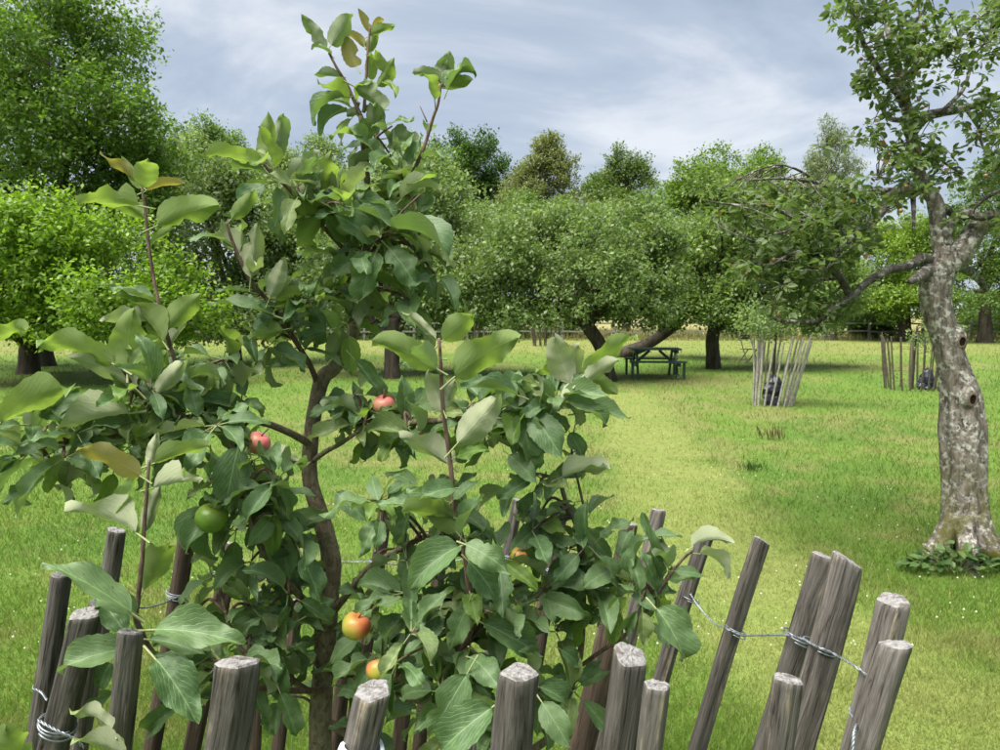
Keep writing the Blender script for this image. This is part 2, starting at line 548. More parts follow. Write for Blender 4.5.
FENCE_Y = 44.0
def lawn_col(x, y):
    n1 = fbm(x * 0.22, y * 0.22, 1); n2 = fbm(x * 0.9, y * 0.9, 5); n3 = fbm(x * 3.5, y * 3.5, 9)
    green = np.array([0.098, 0.165, 0.026]); lush = np.array([0.070, 0.138, 0.021])
    dry = np.array([0.185, 0.172, 0.068]); tan = np.array([0.25, 0.22, 0.10])
    def S(v, a, b):
        t = np.clip((v - a) / (b - a), 0, 1); return t * t * (3 - 2 * t)
    c = green[None] * np.ones((len(x), 1))
    f = (S(n2, 0.46, 0.66) * 0.8)[:, None]
    c = c * (1 - f) + lush * f
    d = (S(0.5 * n1 + 0.5 * n3, 0.47, 0.66) * 0.6)[:, None]
    c = c * (1 - d) + dry * d
    p = (path_mask(x, y) * (0.6 + 0.4 * n3))[:, None]
    c = c * (1 - p) + np.array([0.172, 0.205, 0.056]) * p
    # under the far trees and in the meadow
    far = S(y, 24, 34)[:, None] * 0.45
    c = c * (1 - far) + np.array([0.20, 0.20, 0.065]) * far
    m = S(y + 0.6 * (n2 - 0.5), FENCE_Y - 0.6, FENCE_Y + 2.0)[:, None] * (0.55 + 0.45 * n2[:, None])
    lft = S(-x, -4.0, 4.0)[:, None]
    return c * (1 - m) + (tan * (1 - lft) + np.array([0.075, 0.105, 0.028]) * lft) * m

def ground_z(x, y):
    return 0.03 * (fbm(x * 0.5, y * 0.5, 40) - 0.5)

nr, na = 260, 220
rr = np.concatenate([[0.0], np.geomspace(0.6, 900.0, nr - 1)])
th = np.linspace(0, 2 * np.pi, na, endpoint=False)
# more angular samples in front of the camera
th = th + 0.75 * np.sin(th)
th = th + np.pi / 2 + np.pi
R_, T_ = np.meshgrid(rr, th, indexing='ij')
gx, gy = (R_ * np.cos(T_)).ravel(), (R_ * np.sin(T_)).ravel()
gz = ground_z(gx, gy)
i, j = np.meshgrid(np.arange(nr - 1), np.arange(na), indexing='ij')
a = (i * na + j).ravel(); b = (i * na + (j + 1) % na).ravel(); c = b + na; d = a + na
tri = np.concatenate([np.stack([a, d, c], 1), np.stack([a, c, b], 1)])
tri = tri[~((tri[:, 0] < na) & (tri[:, 1] < na))]
ground = tri_mesh("ground", np.stack([gx, gy, gz], 1), tri, lawn_col(gx, gy), M_LAWN)
ground.data.polygons.foreach_set("use_smooth", [True] * len(ground.data.polygons))
tag(ground, "mown green lawn with dry straw coloured patches and a paler mown path", "lawn", kind="structure")

def grass():
    n = 430000
    u = RNG.uniform(-160, 1160, n)
    v = HORIZON + 14 + (RNG.random(n) ** 0.85) * 560
    a_, b_ = (u - 500) / F_PX, -(v - 375) / F_PX
    t = -CAM_H / (-SA + b_ * CA)
    x, y = t * a_, t * (CA + b_ * SA)
    x = x + RNG.normal(0, 0.01, n); y = y + RNG.normal(0, 0.02, n)
    # the ground just outside the frame, left, right and near the camera
    m_ = 150000
    ex = RNG.uniform(-7.5, 7.5, m_); ey = RNG.uniform(-0.8, 7.0, m_)
    out_ = (np.abs(ex) > 0.86 * ey - 0.1) | (ey < 1.6)
    x = np.concatenate([x, ex[out_]]); y = np.concatenate([y, ey[out_]])
    keep = (y < 42.5)
    x, y = x[keep], y[keep]; n = len(x)
    tuft = fbm(x * 2.2, y * 2.2, 61)
    dist = np.hypot(x, y)
    pm = path_mask(x, y)
    h = RNG.uniform(0.018, 0.050, n) * (0.55 + 1.0 * tuft) * (1 - 0.45 * pm) * (1 + 0.04 * dist)
    h = h * np.where(RNG.random(n) < 0.012, 2.2, 1.0)
    w = np.maximum(RNG.uniform(0.0016, 0.0032, n), dist / F_PX * RNG.uniform(0.45, 0.8, n))
    phi = RNG.uniform(0, 2 * np.pi, n)
    lean = RNG.uniform(0.15, 1.1, n)
    z = ground_z(x, y) - 0.004
    bx, by = np.cos(phi), np.sin(phi)
    psi = RNG.uniform(0, 2 * np.pi, n)
    V = np.zeros((n, 3, 3))
    V[:, 0] = np.stack([x - bx * w / 2, y - by * w / 2, z], 1)
    V[:, 1] = np.stack([x + bx * w / 2, y + by * w / 2, z], 1)
    V[:, 2] = np.stack([x + np.cos(psi) * lean * h, y + np.sin(psi) * lean * h, z + h], 1)
    colr = lawn_col(x, y)
    colr = colr * RNG.uniform(0.72, 1.35, (n, 1))
    straw = RNG.random(n) < 0.07
    colr[straw] = np.array([0.26, 0.23, 0.10]) * RNG.uniform(0.7, 1.2, (straw.sum(), 1))
    T = np.arange(n * 3).reshape(n, 3)
    o = tri_mesh("grass", V.reshape(-1, 3), T, np.repeat(colr, 3, axis=0), M_GRASS)
    tag(o, "short mown grass blades covering the lawn", "grass", kind="stuff")
    # tall meadow beyond the rail fence
    n = 26000
    x = RNG.uniform(-55, 55, n); y = FENCE_Y - 0.9 + RNG.random(n) ** 1.6 * 22
    h = RNG.uniform(0.2, 0.6, n) * np.where(y < FENCE_Y, 0.9, 1.0); w = RNG.uniform(0.03, 0.06, n)
    phi = RNG.uniform(0, 2 * np.pi, n); psi = RNG.uniform(0, 2 * np.pi, n)
    V = np.zeros((n, 3, 3))
    V[:, 0] = np.stack([x - np.cos(phi) * w / 2, y - np.sin(phi) * w / 2, 0 * x - 0.02], 1)
    V[:, 1] = np.stack([x + np.cos(phi) * w / 2, y + np.sin(phi) * w / 2, 0 * x - 0.02], 1)
    V[:, 2] = np.stack([x + np.cos(psi) * 0.3 * h, y + np.sin(psi) * 0.3 * h, h], 1)
    f = fbm(x * 0.3, y * 0.3, 77)[:, None]
    lft = np.clip((4.0 - x) / 8.0, 0, 1)[:, None]; f = np.clip(f + lft * 0.8, 0, 1.15)
    colr = np.array([0.27, 0.23, 0.10]) * (1 - f) + np.array([0.085, 0.12, 0.032]) * f
    colr = colr * RNG.uniform(0.7, 1.25, (n, 1))
    o = tri_mesh("meadow_grass", V.reshape(-1, 3), np.arange(n * 3).reshape(n, 3), np.repeat(colr, 3, axis=0), M_GRASS)
    tag(o, "tall straw coloured meadow grass beyond the far rail fence", "grass", kind="stuff")
    # clover heads dotted through the lawn
    n = 700
    u = RNG.uniform(0, 1000, n); v = 350 + RNG.random(n) * 330
    a_, b_ = (u - 500) / F_PX, -(v - 375) / F_PX
    t = -CAM_H / (-SA + b_ * CA)
    x, y = t * a_, t * (CA + b_ * SA)
    k = (fbm(x * 0.5, y * 0.5, 88) > 0.5) & (y > 3.5) & (y < 20)
    x, y = x[k], y[k]; n = len(x)
    r = RNG.uniform(0.004, 0.009, n)
    oc = np.array([[1,0,0],[0,1,0],[-1,0,0],[0,-1,0],[0,0,1],[0,0,-1]], float)
    of = np.array([[0,1,4],[1,2,4],[2,3,4],[3,0,4],[1,0,5],[2,1,5],[3,2,5],[0,3,5]])
    C = np.stack([x, y, RNG.uniform(0.025, 0.055, n)], 1)
    V = (C[:, None] + r[:, None, None] * oc[None]).reshape(-1, 3)
    T = ((np.arange(n) * 6)[:, None, None] + of[None]).reshape(-1, 3)
    o = tri_mesh("clover_flowers", V, T, np.tile([0.55, 0.55, 0.46], (len(V), 1)), M_GRASS)
    tag(o, "tiny white clover heads dotted through the lawn", "flowers", kind="stuff")
grass()

# ------------------------------------------------------------------ trees behind
def lobe(u, v, ru, rv, d, rd=None):
    s = d / F_PX * 1.14
    return (np.array(P(u, v, d)), np.array([ru * s, (rd if rd else 0.95 * ru) * s, rv * s]))

def crown_points(lobes, n_clump, per, size, rng, nsub=13, shoot=4.0, zmin=0.8):
    """boughs (small lumps in the shell of each lobe) carrying short leafy shoots"""
    sc, sr = [], []
    for c, r in lobes:
        for _ in range(nsub):
            d = unit(rng.normal(size=(1, 3)))[0]
            sc.append(c + d * r * rng.uniform(0.45, 0.88)); sr.append(r * rng.uniform(0.20, 0.42) )
    sc, sr = np.array(sc), np.array(sr)
    pr = (sr[:, 0] * sr[:, 2]); pr = pr / pr.sum()
    idx = rng.choice(len(sc), n_clump, p=pr)
    d = rng.normal(size=(n_clump, 3)); d[:, 2] += 0.45; d = unit(d)
    c = sc[idx] + d * sr[idx] * (0.55 + 0.5 * rng.random((n_clump, 1)) ** 0.7)
    keep = c[:, 2] > zmin
    c, d, idx = c[keep], d[keep], idx[keep]
    m = len(c)
    sd = unit(d * 0.8 + np.array([0, 0, 0.35]) + rng.normal(size=(m, 3)) * 0.45)
    t = np.tile(np.linspace(-0.5, 0.6, per), m)[:, None]
    ln = np.repeat(size * shoot * rng.uniform(0.6, 1.3, m), per)[:, None]
    C = np.repeat(c, per, axis=0) + np.repeat(sd, per, axis=0) * t * ln + rng.normal(size=(m * per, 3)) * size * 0.55
    return C, np.repeat(sd, per, axis=0), np.repeat(np.arange(m), per), c, idx

def make_tree(name, label, cat, base, trunk, lobes, n_leaf, size, cols, seed, group=None, per=26, spread=None,
              trunk_r=0.2, width=1.0, droop=0.25, limb_mat=None, rough=0.3, twigs=3, weight=0.75, nsub=17, shoot=4.5, zmin=0.8):
    rng = np.random.default_rng(seed)
    base = Vector(base)
    t = empty(name, base, label, cat, group)
    per = 12
    C, D, ci, cc, si = crown_points(lobes, max(1, n_leaf // per), per, size, rng, nsub, shoot, zmin)
    sub_v = rng.random(len(lobes) * nsub)
    n = len(C)
    S = size * rng.uniform(0.7, 1.3, n); W = width * rng.uniform(0.8, 1.15, n)
    A = unit(D * 0.5 + rng.normal(size=(n, 3)) * 0.75 + np.array([0, 0, -droop]))
    N = unit(np.array([0, 0, weight]) + D * 0.45 + rng.normal(size=(n, 3)) * 0.5)
    cols = np.array(cols)
    k1 = (0.5 * rng.random(cc.shape[0]) + 0.5 * sub_v[si])[ci]; k2 = rng.random(n)
    mixv = np.clip(0.6 * k1 + 0.4 * k2, 0, 1)[:, None]
    colr = cols[0] * (1 - mixv) + cols[1] * mixv
    if len(cols) > 2:
        y = rng.random(n) < 0.14
        colr[y] = cols[2]
    colr = colr * rng.uniform(1.05, 1.55, (n, 1)) * np.array([1.16, 1.16, 1.10])
    leafcloud("crown", C, A, N, S, W, colr, M_FOL, t)
    mb = MB()
    pts, rad = catmull(trunk, 6)
    sd = rng.random() * 50
    def fn(i, a, p):
        return 1 + 0.13 * (mnoise.noise(Vector((math.cos(a) * 1.5 + sd, math.sin(a) * 1.5, p.z * 2))))
    mb.tube(pts, rad, 12, fn)
    top = pts[-1]; r0 = rad[-1]
    for li, (c, r) in enumerate(lobes):
        c = Vector(c)
        st = pts[int(len(pts) * 0.7)] if rng.random() < 0.4 else top
        midp = st.lerp(c, 0.5) + Vector(rng.normal(size=3) * 0.12 * max(r)) + Vector((0, 0, 0.06 * (c - st).length))
        lp, lr = catmull([(st, r0 * 0.8), (midp, r0 * 0.5), (c, r0 * 0.28)], 5)
        mb.tube(lp, lr, 7)
        for q in range(twigs):
            dv = unit(rng.normal(size=(1, 3)))[0]
            e_ = c + Vector(dv * r * 0.85)
            s_ = lp[rng.integers(4, len(lp))]
            m2 = s_.lerp(e_, 0.5) + Vector(rng.normal(size=3) * 0.08 * max(r))
            qp, qr = catmull([(s_, r0 * 0.3), (m2, r0 * 0.18), (e_, r0 * 0.05)], 4)
            mb.tube(qp, qr, 5)
    mb.build("trunk", limb_mat or M_BARK, t)
    return t

BRIGHT = [(0.062, 0.118, 0.016), (0.120, 0.188, 0.026), (0.155, 0.225, 0.040)]
MID = [(0.046, 0.090, 0.022), (0.090, 0.142, 0.040), (0.130, 0.180, 0.065)]
PALE = [(0.058, 0.098, 0.032), (0.112, 0.155, 0.062), (0.16, 0.20, 0.10)]
DARK = [(0.022, 0.052, 0.012), (0.048, 0.090, 0.018)]
OLIVE = [(0.062, 0.085, 0.030), (0.130, 0.140, 0.062)]

def straight_trunk(base, top, r0, r1, lean=0.0):
    b, t = Vector(base), Vector(top)
    m = b.lerp(t, 0.5) + Vector((lean, 0, 0))
    return [(b - Vector((0, 0, 0.15)), r0 * 1.35), (b + (t - b) * 0.12, r0), (m, (r0 + r1) / 2), (t, r1)]

# big leafy tree filling the upper left corner
b = G(40, 366)
make_tree("broadleaf_tree", "tall dense dark green tree filling the upper left corner", "tree", b,
          straight_trunk(b, P(40, 250, b.y), 0.38, 0.25),
          [lobe(10, 40, 120, 75, 20), lobe(70, 110, 100, 85, 20), lobe(-60, 150, 130, 120, 21), lobe(120, 140, 60, 60, 19.5),
           lobe(60, 210, 110, 70, 20), lobe(80, 20, 70, 45, 21), lobe(145, 190, 45, 50, 20)],
          80000, 0.125, [(0.034, 0.074, 0.014), (0.078, 0.132, 0.022), (0.11, 0.17, 0.03)], 11, spread=0.36, rough=0.35)
b = G(28, 374)
make_tree("apple_tree", "bright green old apple tree with a short dark trunk at the left edge", "tree", b,
          straight_trunk(b, P(30, 325, b.y), 0.27, 0.2),
          [lobe(20, 275, 90, 55, 17), lobe(105, 285, 75, 50, 16.5), lobe(170, 300, 48, 40, 17), lobe(-60, 290, 90, 70, 17), lobe(90, 330, 60, 25, 16.5), lobe(60, 240, 70, 40, 17)],
          46000, 0.115, [(0.060, 0.118, 0.012), (0.125, 0.200, 0.022), (0.17, 0.25, 0.04)], 12, group="orchard trees", spread=0.32)
b = G(235, 362)
make_tree("apple_tree", "pale green bushy orchard tree between the left corner trees and the young apple tree", "tree", b,
          straight_trunk(b, P(235, 310, b.y), 0.22, 0.16),
          [lobe(200, 205, 60, 50, 24), lobe(255, 225, 62, 58, 24), lobe(220, 285, 70, 45, 23), lobe(280, 280, 40, 45, 24), lobe(180, 165, 40, 38, 26), lobe(300, 235, 40, 45, 24), lobe(200, 325, 70, 20, 22), lobe(270, 322, 40, 20, 23)],
          48000, 0.13, PALE, 13, group="orchard trees", spread=0.36)
b = G(392, 378)
make_tree("apple_tree", "wide orchard tree with upright dark trunk behind the young apple tree", "tree", b,
          straight_trunk(b, P(392, 318, b.y), 0.2, 0.17),
          [lobe(335, 235, 75, 62, 20), lobe(405, 225, 65, 58, 20), lobe(450, 265, 55, 50, 20), lobe(430, 300, 55, 24, 19.5), lobe(345, 290, 50, 28, 20), lobe(455, 215, 40, 40, 21), lobe(370, 250, 60, 50, 19), lobe(345, 312, 45, 18, 19), lobe(455, 315, 40, 16, 19)],
          52000, 0.11, PALE, 14, group="orchard trees", spread=0.32)
b = G(609, 381)
make_tree("apple_tree", "broad round crowned apple tree in the middle, left of the picnic table", "tree", b,
          [(b - Vector((0, 0, .1)), .24), (P(606, 365, b.y), .19), (P(600, 345, b.y), .17), (P(585, 322, b.y), .15), (P(570, 300, b.y), .13)],
          [lobe(560, 268, 80, 55, 18.5), lobe(505, 262, 58, 45, 18.5), lobe(628, 262, 55, 55, 18.5), lobe(590, 242, 60, 38, 19), lobe(470, 290, 45, 35, 18.5), lobe(535, 240, 55, 34, 19), lobe(655, 245, 40, 36, 18.5), lobe(590, 285, 50, 30, 17), lobe(510, 315, 50, 17, 18), lobe(635, 315, 36, 16, 17.5),
           lobe(555, 302, 62, 20, 18), lobe(650, 290, 36, 30, 18)],
          72000, 0.095, [(0.056, 0.094, 0.030), (0.106, 0.150, 0.056), (0.15, 0.19, 0.085)], 15, group="orchard trees")
b = G(622, 357)
make_tree("apple_tree", "leaning apple tree with its slanting dark trunk behind the picnic table", "tree", b,
          [(b - Vector((0.5, 0, .2)), .30), (P(622, 354, b.y), .26), (P(645, 345, b.y), .22), (P(664, 334, b.y), .2), (P(680, 322, b.y), .17)],
          [lobe(680, 272, 48, 45, 26.5), lobe(705, 300, 30, 25, 26), lobe(660, 245, 35, 35, 27)],
          20000, 0.12, MID, 16, group="orchard trees", spread=0.36)
b = G(714, 369)
make_tree("apple_tree", "bright orchard tree with upright brown trunk right of the picnic table", "tree", b,
          [(b - Vector((0, 0, .1)), .25), (P(713, 355, b.y), .2), (P(713, 335, b.y), .19), (P(720, 312, b.y), .15)],
          [lobe(735, 225, 60, 50, 22), lobe(695, 265, 42, 42, 21.5), lobe(790, 250, 55, 50, 22), lobe(770, 292, 70, 30, 21.5), lobe(720, 300, 35, 22, 21), lobe(835, 285, 35, 35, 22), lobe(755, 316, 40, 14, 21), lobe(680, 308, 30, 18, 21)],
          46000, 0.115, [(0.058, 0.098, 0.026), (0.108, 0.155, 0.046), (0.15, 0.20, 0.075)], 17, group="orchard trees", spread=0.32)

# trees beyond the rail fence
def far_tree(label, u, v_base, d, lobes, n, size, cols, seed, name="woodland_tree", **kw):
    b = P(u, 340, d); b.z = 0
    top = P(u, v_base, d)
    return make_tree(name, label, "tree", b, straight_trunk(b, top, 0.35, 0.2), lobes, int(n * 2.4), size * 0.62, cols, seed,
                     group="trees beyond the rail fence", shoot=3.2, **kw)
far_tree("dark green oak left of the pale pointed tree", 478, 230, 62,
         [lobe(482, 170, 26, 32, 62), lobe(462, 185, 28, 40, 62), lobe(490, 210, 24, 40, 62), lobe(455, 155, 18, 18, 62)], 12000, 0.36, DARK, 21)
far_tree("pale olive pointed tree standing tallest behind the middle apple tree", 545, 230, 58,
         [lobe(546, 152, 15, 20, 58), lobe(545, 178, 29, 30, 58), lobe(543, 210, 40, 36, 58), lobe(525, 195, 25, 30, 58)], 16000, 0.30, OLIVE, 22, rough=0.4)
far_tree("dark round tree with a yellowish top right of the pale pointed tree", 626, 230, 64,
         [lobe(628, 164, 19, 18, 64), lobe(624, 190, 33, 30, 64), lobe(622, 215, 40, 32, 64), lobe(600, 200, 18, 22, 64)], 13000, 0.34, [(0.034, 0.068, 0.014), (0.072, 0.112, 0.026), (0.12, 0.15, 0.05)], 23)
far_tree("bright yellow green domed tree left of the birch", 740, 230, 46,
         [lobe(735, 190, 60, 36, 46), lobe(762, 172, 34, 22, 46), lobe(700, 185, 34, 24, 46), lobe(775, 205, 38, 40, 46), lobe(690, 215, 35, 35, 46)], 18000, 0.26,
         [(0.050, 0.098, 0.012), (0.105, 0.160, 0.020), (0.03, 0.06, 0.012)], 24)
far_tree("slender grey green birch with drooping twigs against the sky", 830, 240, 44,
         [lobe(828, 135, 12, 18, 44), lobe(832, 160, 22, 28, 44), lobe(836, 195, 30, 35, 44), lobe(815, 185, 18, 34, 44), lobe(838, 225, 34, 30, 44)], 12000, 0.22,
         [(0.075, 0.10, 0.055), (0.13, 0.155, 0.085)], 25, name="birch_tree", droop=1.4, rough=0.5, width=0.6)
far_tree("yellow green tree seen behind the fork of the old apple trunk", 905, 270, 42,
         [lobe(895, 265, 45, 38, 42), lobe(930, 250, 40, 40, 42), lobe(870, 285, 35, 25, 42), lobe(905, 300, 60, 20, 42)], 16000, 0.24, [(0.058, 0.110, 0.014), (0.115, 0.175, 0.022), (0.15, 0.2, 0.04)], 26)
far_tree("green tree at the right edge beyond the rail fence", 985, 270, 40,
         [lobe(1000, 200, 40, 45, 40), lobe(985, 250, 45, 40, 40), lobe(1040, 240, 50, 70, 40), lobe(975, 290, 55, 22, 40)], 17000, 0.24, [(0.044, 0.086, 0.016), (0.085, 0.132, 0.028)], 27)
far_tree("rounded green tree far left behind the bushy orchard tree", 215, 220, 50,
         [lobe(212, 150, 26, 28, 50), lobe(195, 170, 35, 38, 50), lobe(235, 185, 35, 35, 50)], 11000, 0.28, MID, 28)
far_tree("hazy green tree left of the young apple tree's leader", 318, 220, 56,
         [lobe(318, 160, 24, 24, 56), lobe(290, 175, 26, 30, 56), lobe(335, 185, 30, 32, 56), lobe(262, 165, 24, 22, 56), lobe(270, 190, 30, 30, 56)], 13000, 0.28, PALE, 29)
far_tree("soft green tree right behind the young apple tree's leader", 420, 220, 52,
         [lobe(415, 185, 32, 36, 52), lobe(440, 165, 20, 22, 52), lobe(385, 190, 28, 32, 52), lobe(440, 205, 30, 35, 52)], 11000, 0.28, MID, 30)

far_tree("deep green tree filling the gap behind the left edge apple tree", 110, 260, 48,
         [lobe(100, 235, 55, 55, 48), lobe(150, 250, 50, 55, 48), lobe(120, 285, 70, 35, 48), lobe(40, 260, 60, 55, 48)], 14000, 0.28, MID, 31)
far_tree("deep green tree filling the gap left of the young apple tree's trunk", 290, 260, 47,
         [lobe(275, 250, 50, 50, 47), lobe(325, 255, 45, 50, 47), lobe(300, 290, 65, 30, 47)], 12000, 0.28, MID, 32)
far_tree("low green tree filling the gap behind the round crowned apple tree", 490, 260, 49,
         [lobe(470, 250, 45, 40, 49), lobe(520, 245, 45, 40, 49), lobe(580, 250, 50, 40, 49), lobe(640, 250, 45, 35, 49)], 14000, 0.28, MID, 33)
# shrubs growing along the rail fence
SHR = [("dark shrub along the rail fence at the far left", 60, 60, 26), ("low shrub left of the old stake guards by the rail fence", 150, 55, 24),
       ("dense green shrub behind the young apple tree by the rail fence", 245, 60, 26), ("dark shrub behind the upright orchard trunk", 340, 55, 26),
       ("dark green shrub behind the old stake guards", 440, 55, 27), ("dark shrub behind the round crowned apple tree", 545, 55, 26),
       ("small dark shrub behind the fork of the old trunk", 870, 28, 16), ("dark low shrub right of the old apple trunk by the rail fence", 1010, 60, 17)]
for q, (lab, u, ru, rv) in enumerate(SHR):
    d = 46.8 + (q % 3) * 0.6
    b = P(u, 330, d); b.z = 0
    make_tree("hedge_shrub", lab, "shrub", b, straight_trunk(b, P(u, 318, d), 0.12, 0.08),
              [lobe(u, 308, ru, rv, d), lobe(u - ru * 0.5, 324, ru * 0.6, rv * 0.7, d, 30), lobe(u + ru * 0.5, 322, ru * 0.6, rv * 0.7, d, 30), lobe(u, 328, ru * 0.8, rv * 0.5, d, 30)],
              15000, 0.18, DARK if q % 2 == 0 else MID, 50 + q, group="shrubs along the rail fence", twigs=1, zmin=0.1)

# ------------------------------------------------------------------ post and rail fence
def rail_fence():
    x0, x1 = -42.0, 36.0
    t = empty("rail_fence", (0, FENCE_Y, 0), "weathered grey post and rail fence along the far edge of the lawn", "fence")
    xs = [x0]
    while xs[-1] < x1:
        xs.append(xs[-1] + random.uniform(2.7, 3.2))
    for x in xs:
        mb = MB(); h = random.uniform(1.08, 1.2)
        mb.box((x, FENCE_Y, h / 2 - 0.1), (0.13, 0.12, h + 0.2))
        mb.build("post", M_FENCE, t, smooth=False)
    for x, xn in zip(xs[:-1], xs[1:]):
        for z in (0.98, 0.52):
            mb = MB(); za, zb = z + random.uniform(-.03, .03), z + random.uniform(-.03, .03)
            mb.bar((x - .03, FENCE_Y - 0.085, za), (xn + .03, FENCE_Y - 0.085 + random.uniform(-.01, .01), zb), 0.045, 0.09)
            mb.build("rail", M_FENCE, t, smooth=False)
rail_fence()

# ------------------------------------------------------------------ picnic table and chair
def picnic_table():
    c = G(654, 377)
    t = empty("picnic_table", c, "dark green wooden picnic table with attached benches in tree shade", "picnic table")
    t.rotation_euler = (0, 0, math.radians(-4))
    def part(nm, fn, mt=M_TABLE):
        mb = MB(); fn(mb); o = mb.build(nm, mt, t, smooth=False, origin=(0, 0, 0)); return o
    L = 1.25
    for k in range(4):
        part("plank", lambda m: m.box((0, -0.29 + k * 0.194, 0.72), (L, 0.18, 0.04)))
    for s in (-1, 1):
        for k in range(2):
            part("bench_plank", lambda m: m.box((0, s * (0.62 + k * 0.155), 0.43), (L + 0.12, 0.14, 0.04)))
        for e in (-1, 1):
            part("leg", lambda m: m.bar((e * L * 0.38, s * 0.70, 0.0), (e * L * 0.38, s * 0.22, 0.70), 0.05, 0.09))
    for e in (-1, 1):
        part("bench_beam", lambda m: m.box((e * (L * 0.38 + 0.05), 0, 0.36), (0.045, 1.52, 0.09)))
        part("top_beam", lambda m: m.box((e * (L * 0.38 + 0.05), 0, 0.66), (0.045, 0.72, 0.08)))
        part("brace", lambda m: m.bar((e * L * 0.36, 0, 0.38), (e * 0.12, 0, 0.68), 0.05, 0.07))
        for s in (-1, 1):
            part("bench_post", lambda m: m.box((e * (L * 0.5), s * 0.74, 0.205), (0.06, 0.06, 0.41)))
picnic_table()

def chair():
    c = G(748, 363)
    t = empty("folding_chair", c, "dark slatted folding garden chair on the lawn beyond the tree guard", "chair")
    t.rotation_euler = (0, 0, math.radians(20))
    def part(nm, fn, mt=M_CHAIR):
        mb = MB(); fn(mb); mb.build(nm, mt, t, smooth=False, origin=(0, 0, 0))
    for z in (0.80, 0.87):
        part("back_slat", lambda m: m.box((0, 0.20, z), (0.42, 0.02, 0.06)))
    for k in range(4):
        part("seat_slat", lambda m: m.box((0, -0.15 + k * 0.095, 0.45), (0.40, 0.08, 0.02)))
    for s in (-1, 1):
        part("leg", lambda m: m.bar((s * 0.20, -0.22, 0.0), (s * 0.20, 0.215, 0.90), 0.022, 0.03), M_FENCE)
        part("leg", lambda m: m.bar((s * 0.17, 0.24, 0.0), (s * 0.17, -0.19, 0.44), 0.022, 0.03), M_FENCE)
    part("stretcher", lambda m: m.box((0, 0.19, 0.1), (0.34, 0.02, 0.02)), M_FENCE)
chair()

# ------------------------------------------------------------------ stake guards round the other young trees
def tree_guard(label, c, r, n, h, lean, mat_, gap=None, seed=0, group="stake guards round young trees", thick=0.022):
    rnd = random.Random(seed)
    t = empty("stake_guard", c, label, "tree guard", group)
    for k in range(n):
        a = 2 * math.pi * (k + rnd.uniform(-.2, .2)) / n
        hh = h * rnd.uniform(0.9, 1.07)
        x, y = math.cos(a) * r, math.sin(a) * r
        p0 = Vector(c) + Vector((x, y, -0.1))
        lx = lean[0] + rnd.uniform(-.05, .05) + 0.12 * math.cos(a)
        ly = lean[1] + rnd.uniform(-.05, .05) + 0.12 * math.sin(a)
        p1 = Vector(c) + Vector((x + lx * hh, y + ly * hh, hh))
        pm = p0.lerp(p1, 0.5) + Vector((rnd.uniform(-.015, .015), rnd.uniform(-.015, .015), 0))
        mb = MB(); rr_ = thick * rnd.uniform(0.8, 1.2)
        mb.tube([p0, pm, p1], [rr_, rr_, rr_ * 0.9], 7)
        mb.build("stake", mat_, t, smooth=False)
    for z in (0.3, 0.75):
        mb = MB()
        ring = []
        for k in range(25):
            a = 2 * math.pi * k / 24
            f = r + thick * 1.6 + 0.12 * z * h
            ring.append(Vector(c) + Vector((math.cos(a) * f + lean[0] * z * h, math.sin(a) * f + lean[1] * z * h, z * h)))
        mb.tube(ring, [0.0025] * 25, 4, cap=False)
        mb.build("wire", M_CAGED, t)
    return t

def sapling(label, c, h, lobes, n, size, cols, seed):
    b = Vector(c)
    return make_tree("young_tree", label, "tree", b, [(b - Vector((0, 0, .05)), .03), (b + Vector((0.02, 0, h * .5)), .025), (b + Vector((0.05, 0, h)), .018)],
                     lobes, n, size, cols, seed, per=10, spread=0.12, twigs=3)

g1 = G(778, 407) + Vector((0, 0.3, 0))
tree_guard("leaning grey stake guard with dark sheeting inside, left of the old trunk", g1, 0.32, 19, 1.25, (0.16, 0.0), M_CAGE, seed=3, thick=0.018)
sapling("young tree growing out of the leaning grey stake guard", g1, 1.6,
        [lobe(790, 312, 38, 26, g1.y), lobe(765, 325, 28, 18, g1.y), lobe(822, 318, 28, 20, g1.y)], 3200, 0.062, PALE, 71)
g2 = G(921, 391) + Vector((0, 0.35, 0))
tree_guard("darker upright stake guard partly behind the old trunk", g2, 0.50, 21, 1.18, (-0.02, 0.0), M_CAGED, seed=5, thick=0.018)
sapling("young tree in the darker stake guard behind the old trunk", g2, 1.35,
        [lobe(925, 350, 16, 22, g2.y), lobe(935, 330, 16, 12, g2.y)], 700, 0.06, PALE, 72)
g3 = G(546, 346)
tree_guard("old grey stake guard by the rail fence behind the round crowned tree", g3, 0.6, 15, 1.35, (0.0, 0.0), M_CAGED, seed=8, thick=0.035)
sapling("small tree in the old stake guard by the rail fence", g3, 1.9, [lobe(548, 318, 18, 14, g3.y), lobe(548, 330, 14, 12, g3.y)], 900, 0.13, MID, 73)
g4 = G(488, 346)
tree_guard("grey stake guard by the rail fence farther left, behind the young apple leaves", g4, 0.6, 13, 1.1, (0.05, 0.0), M_CAGED, seed=9, thick=0.035)

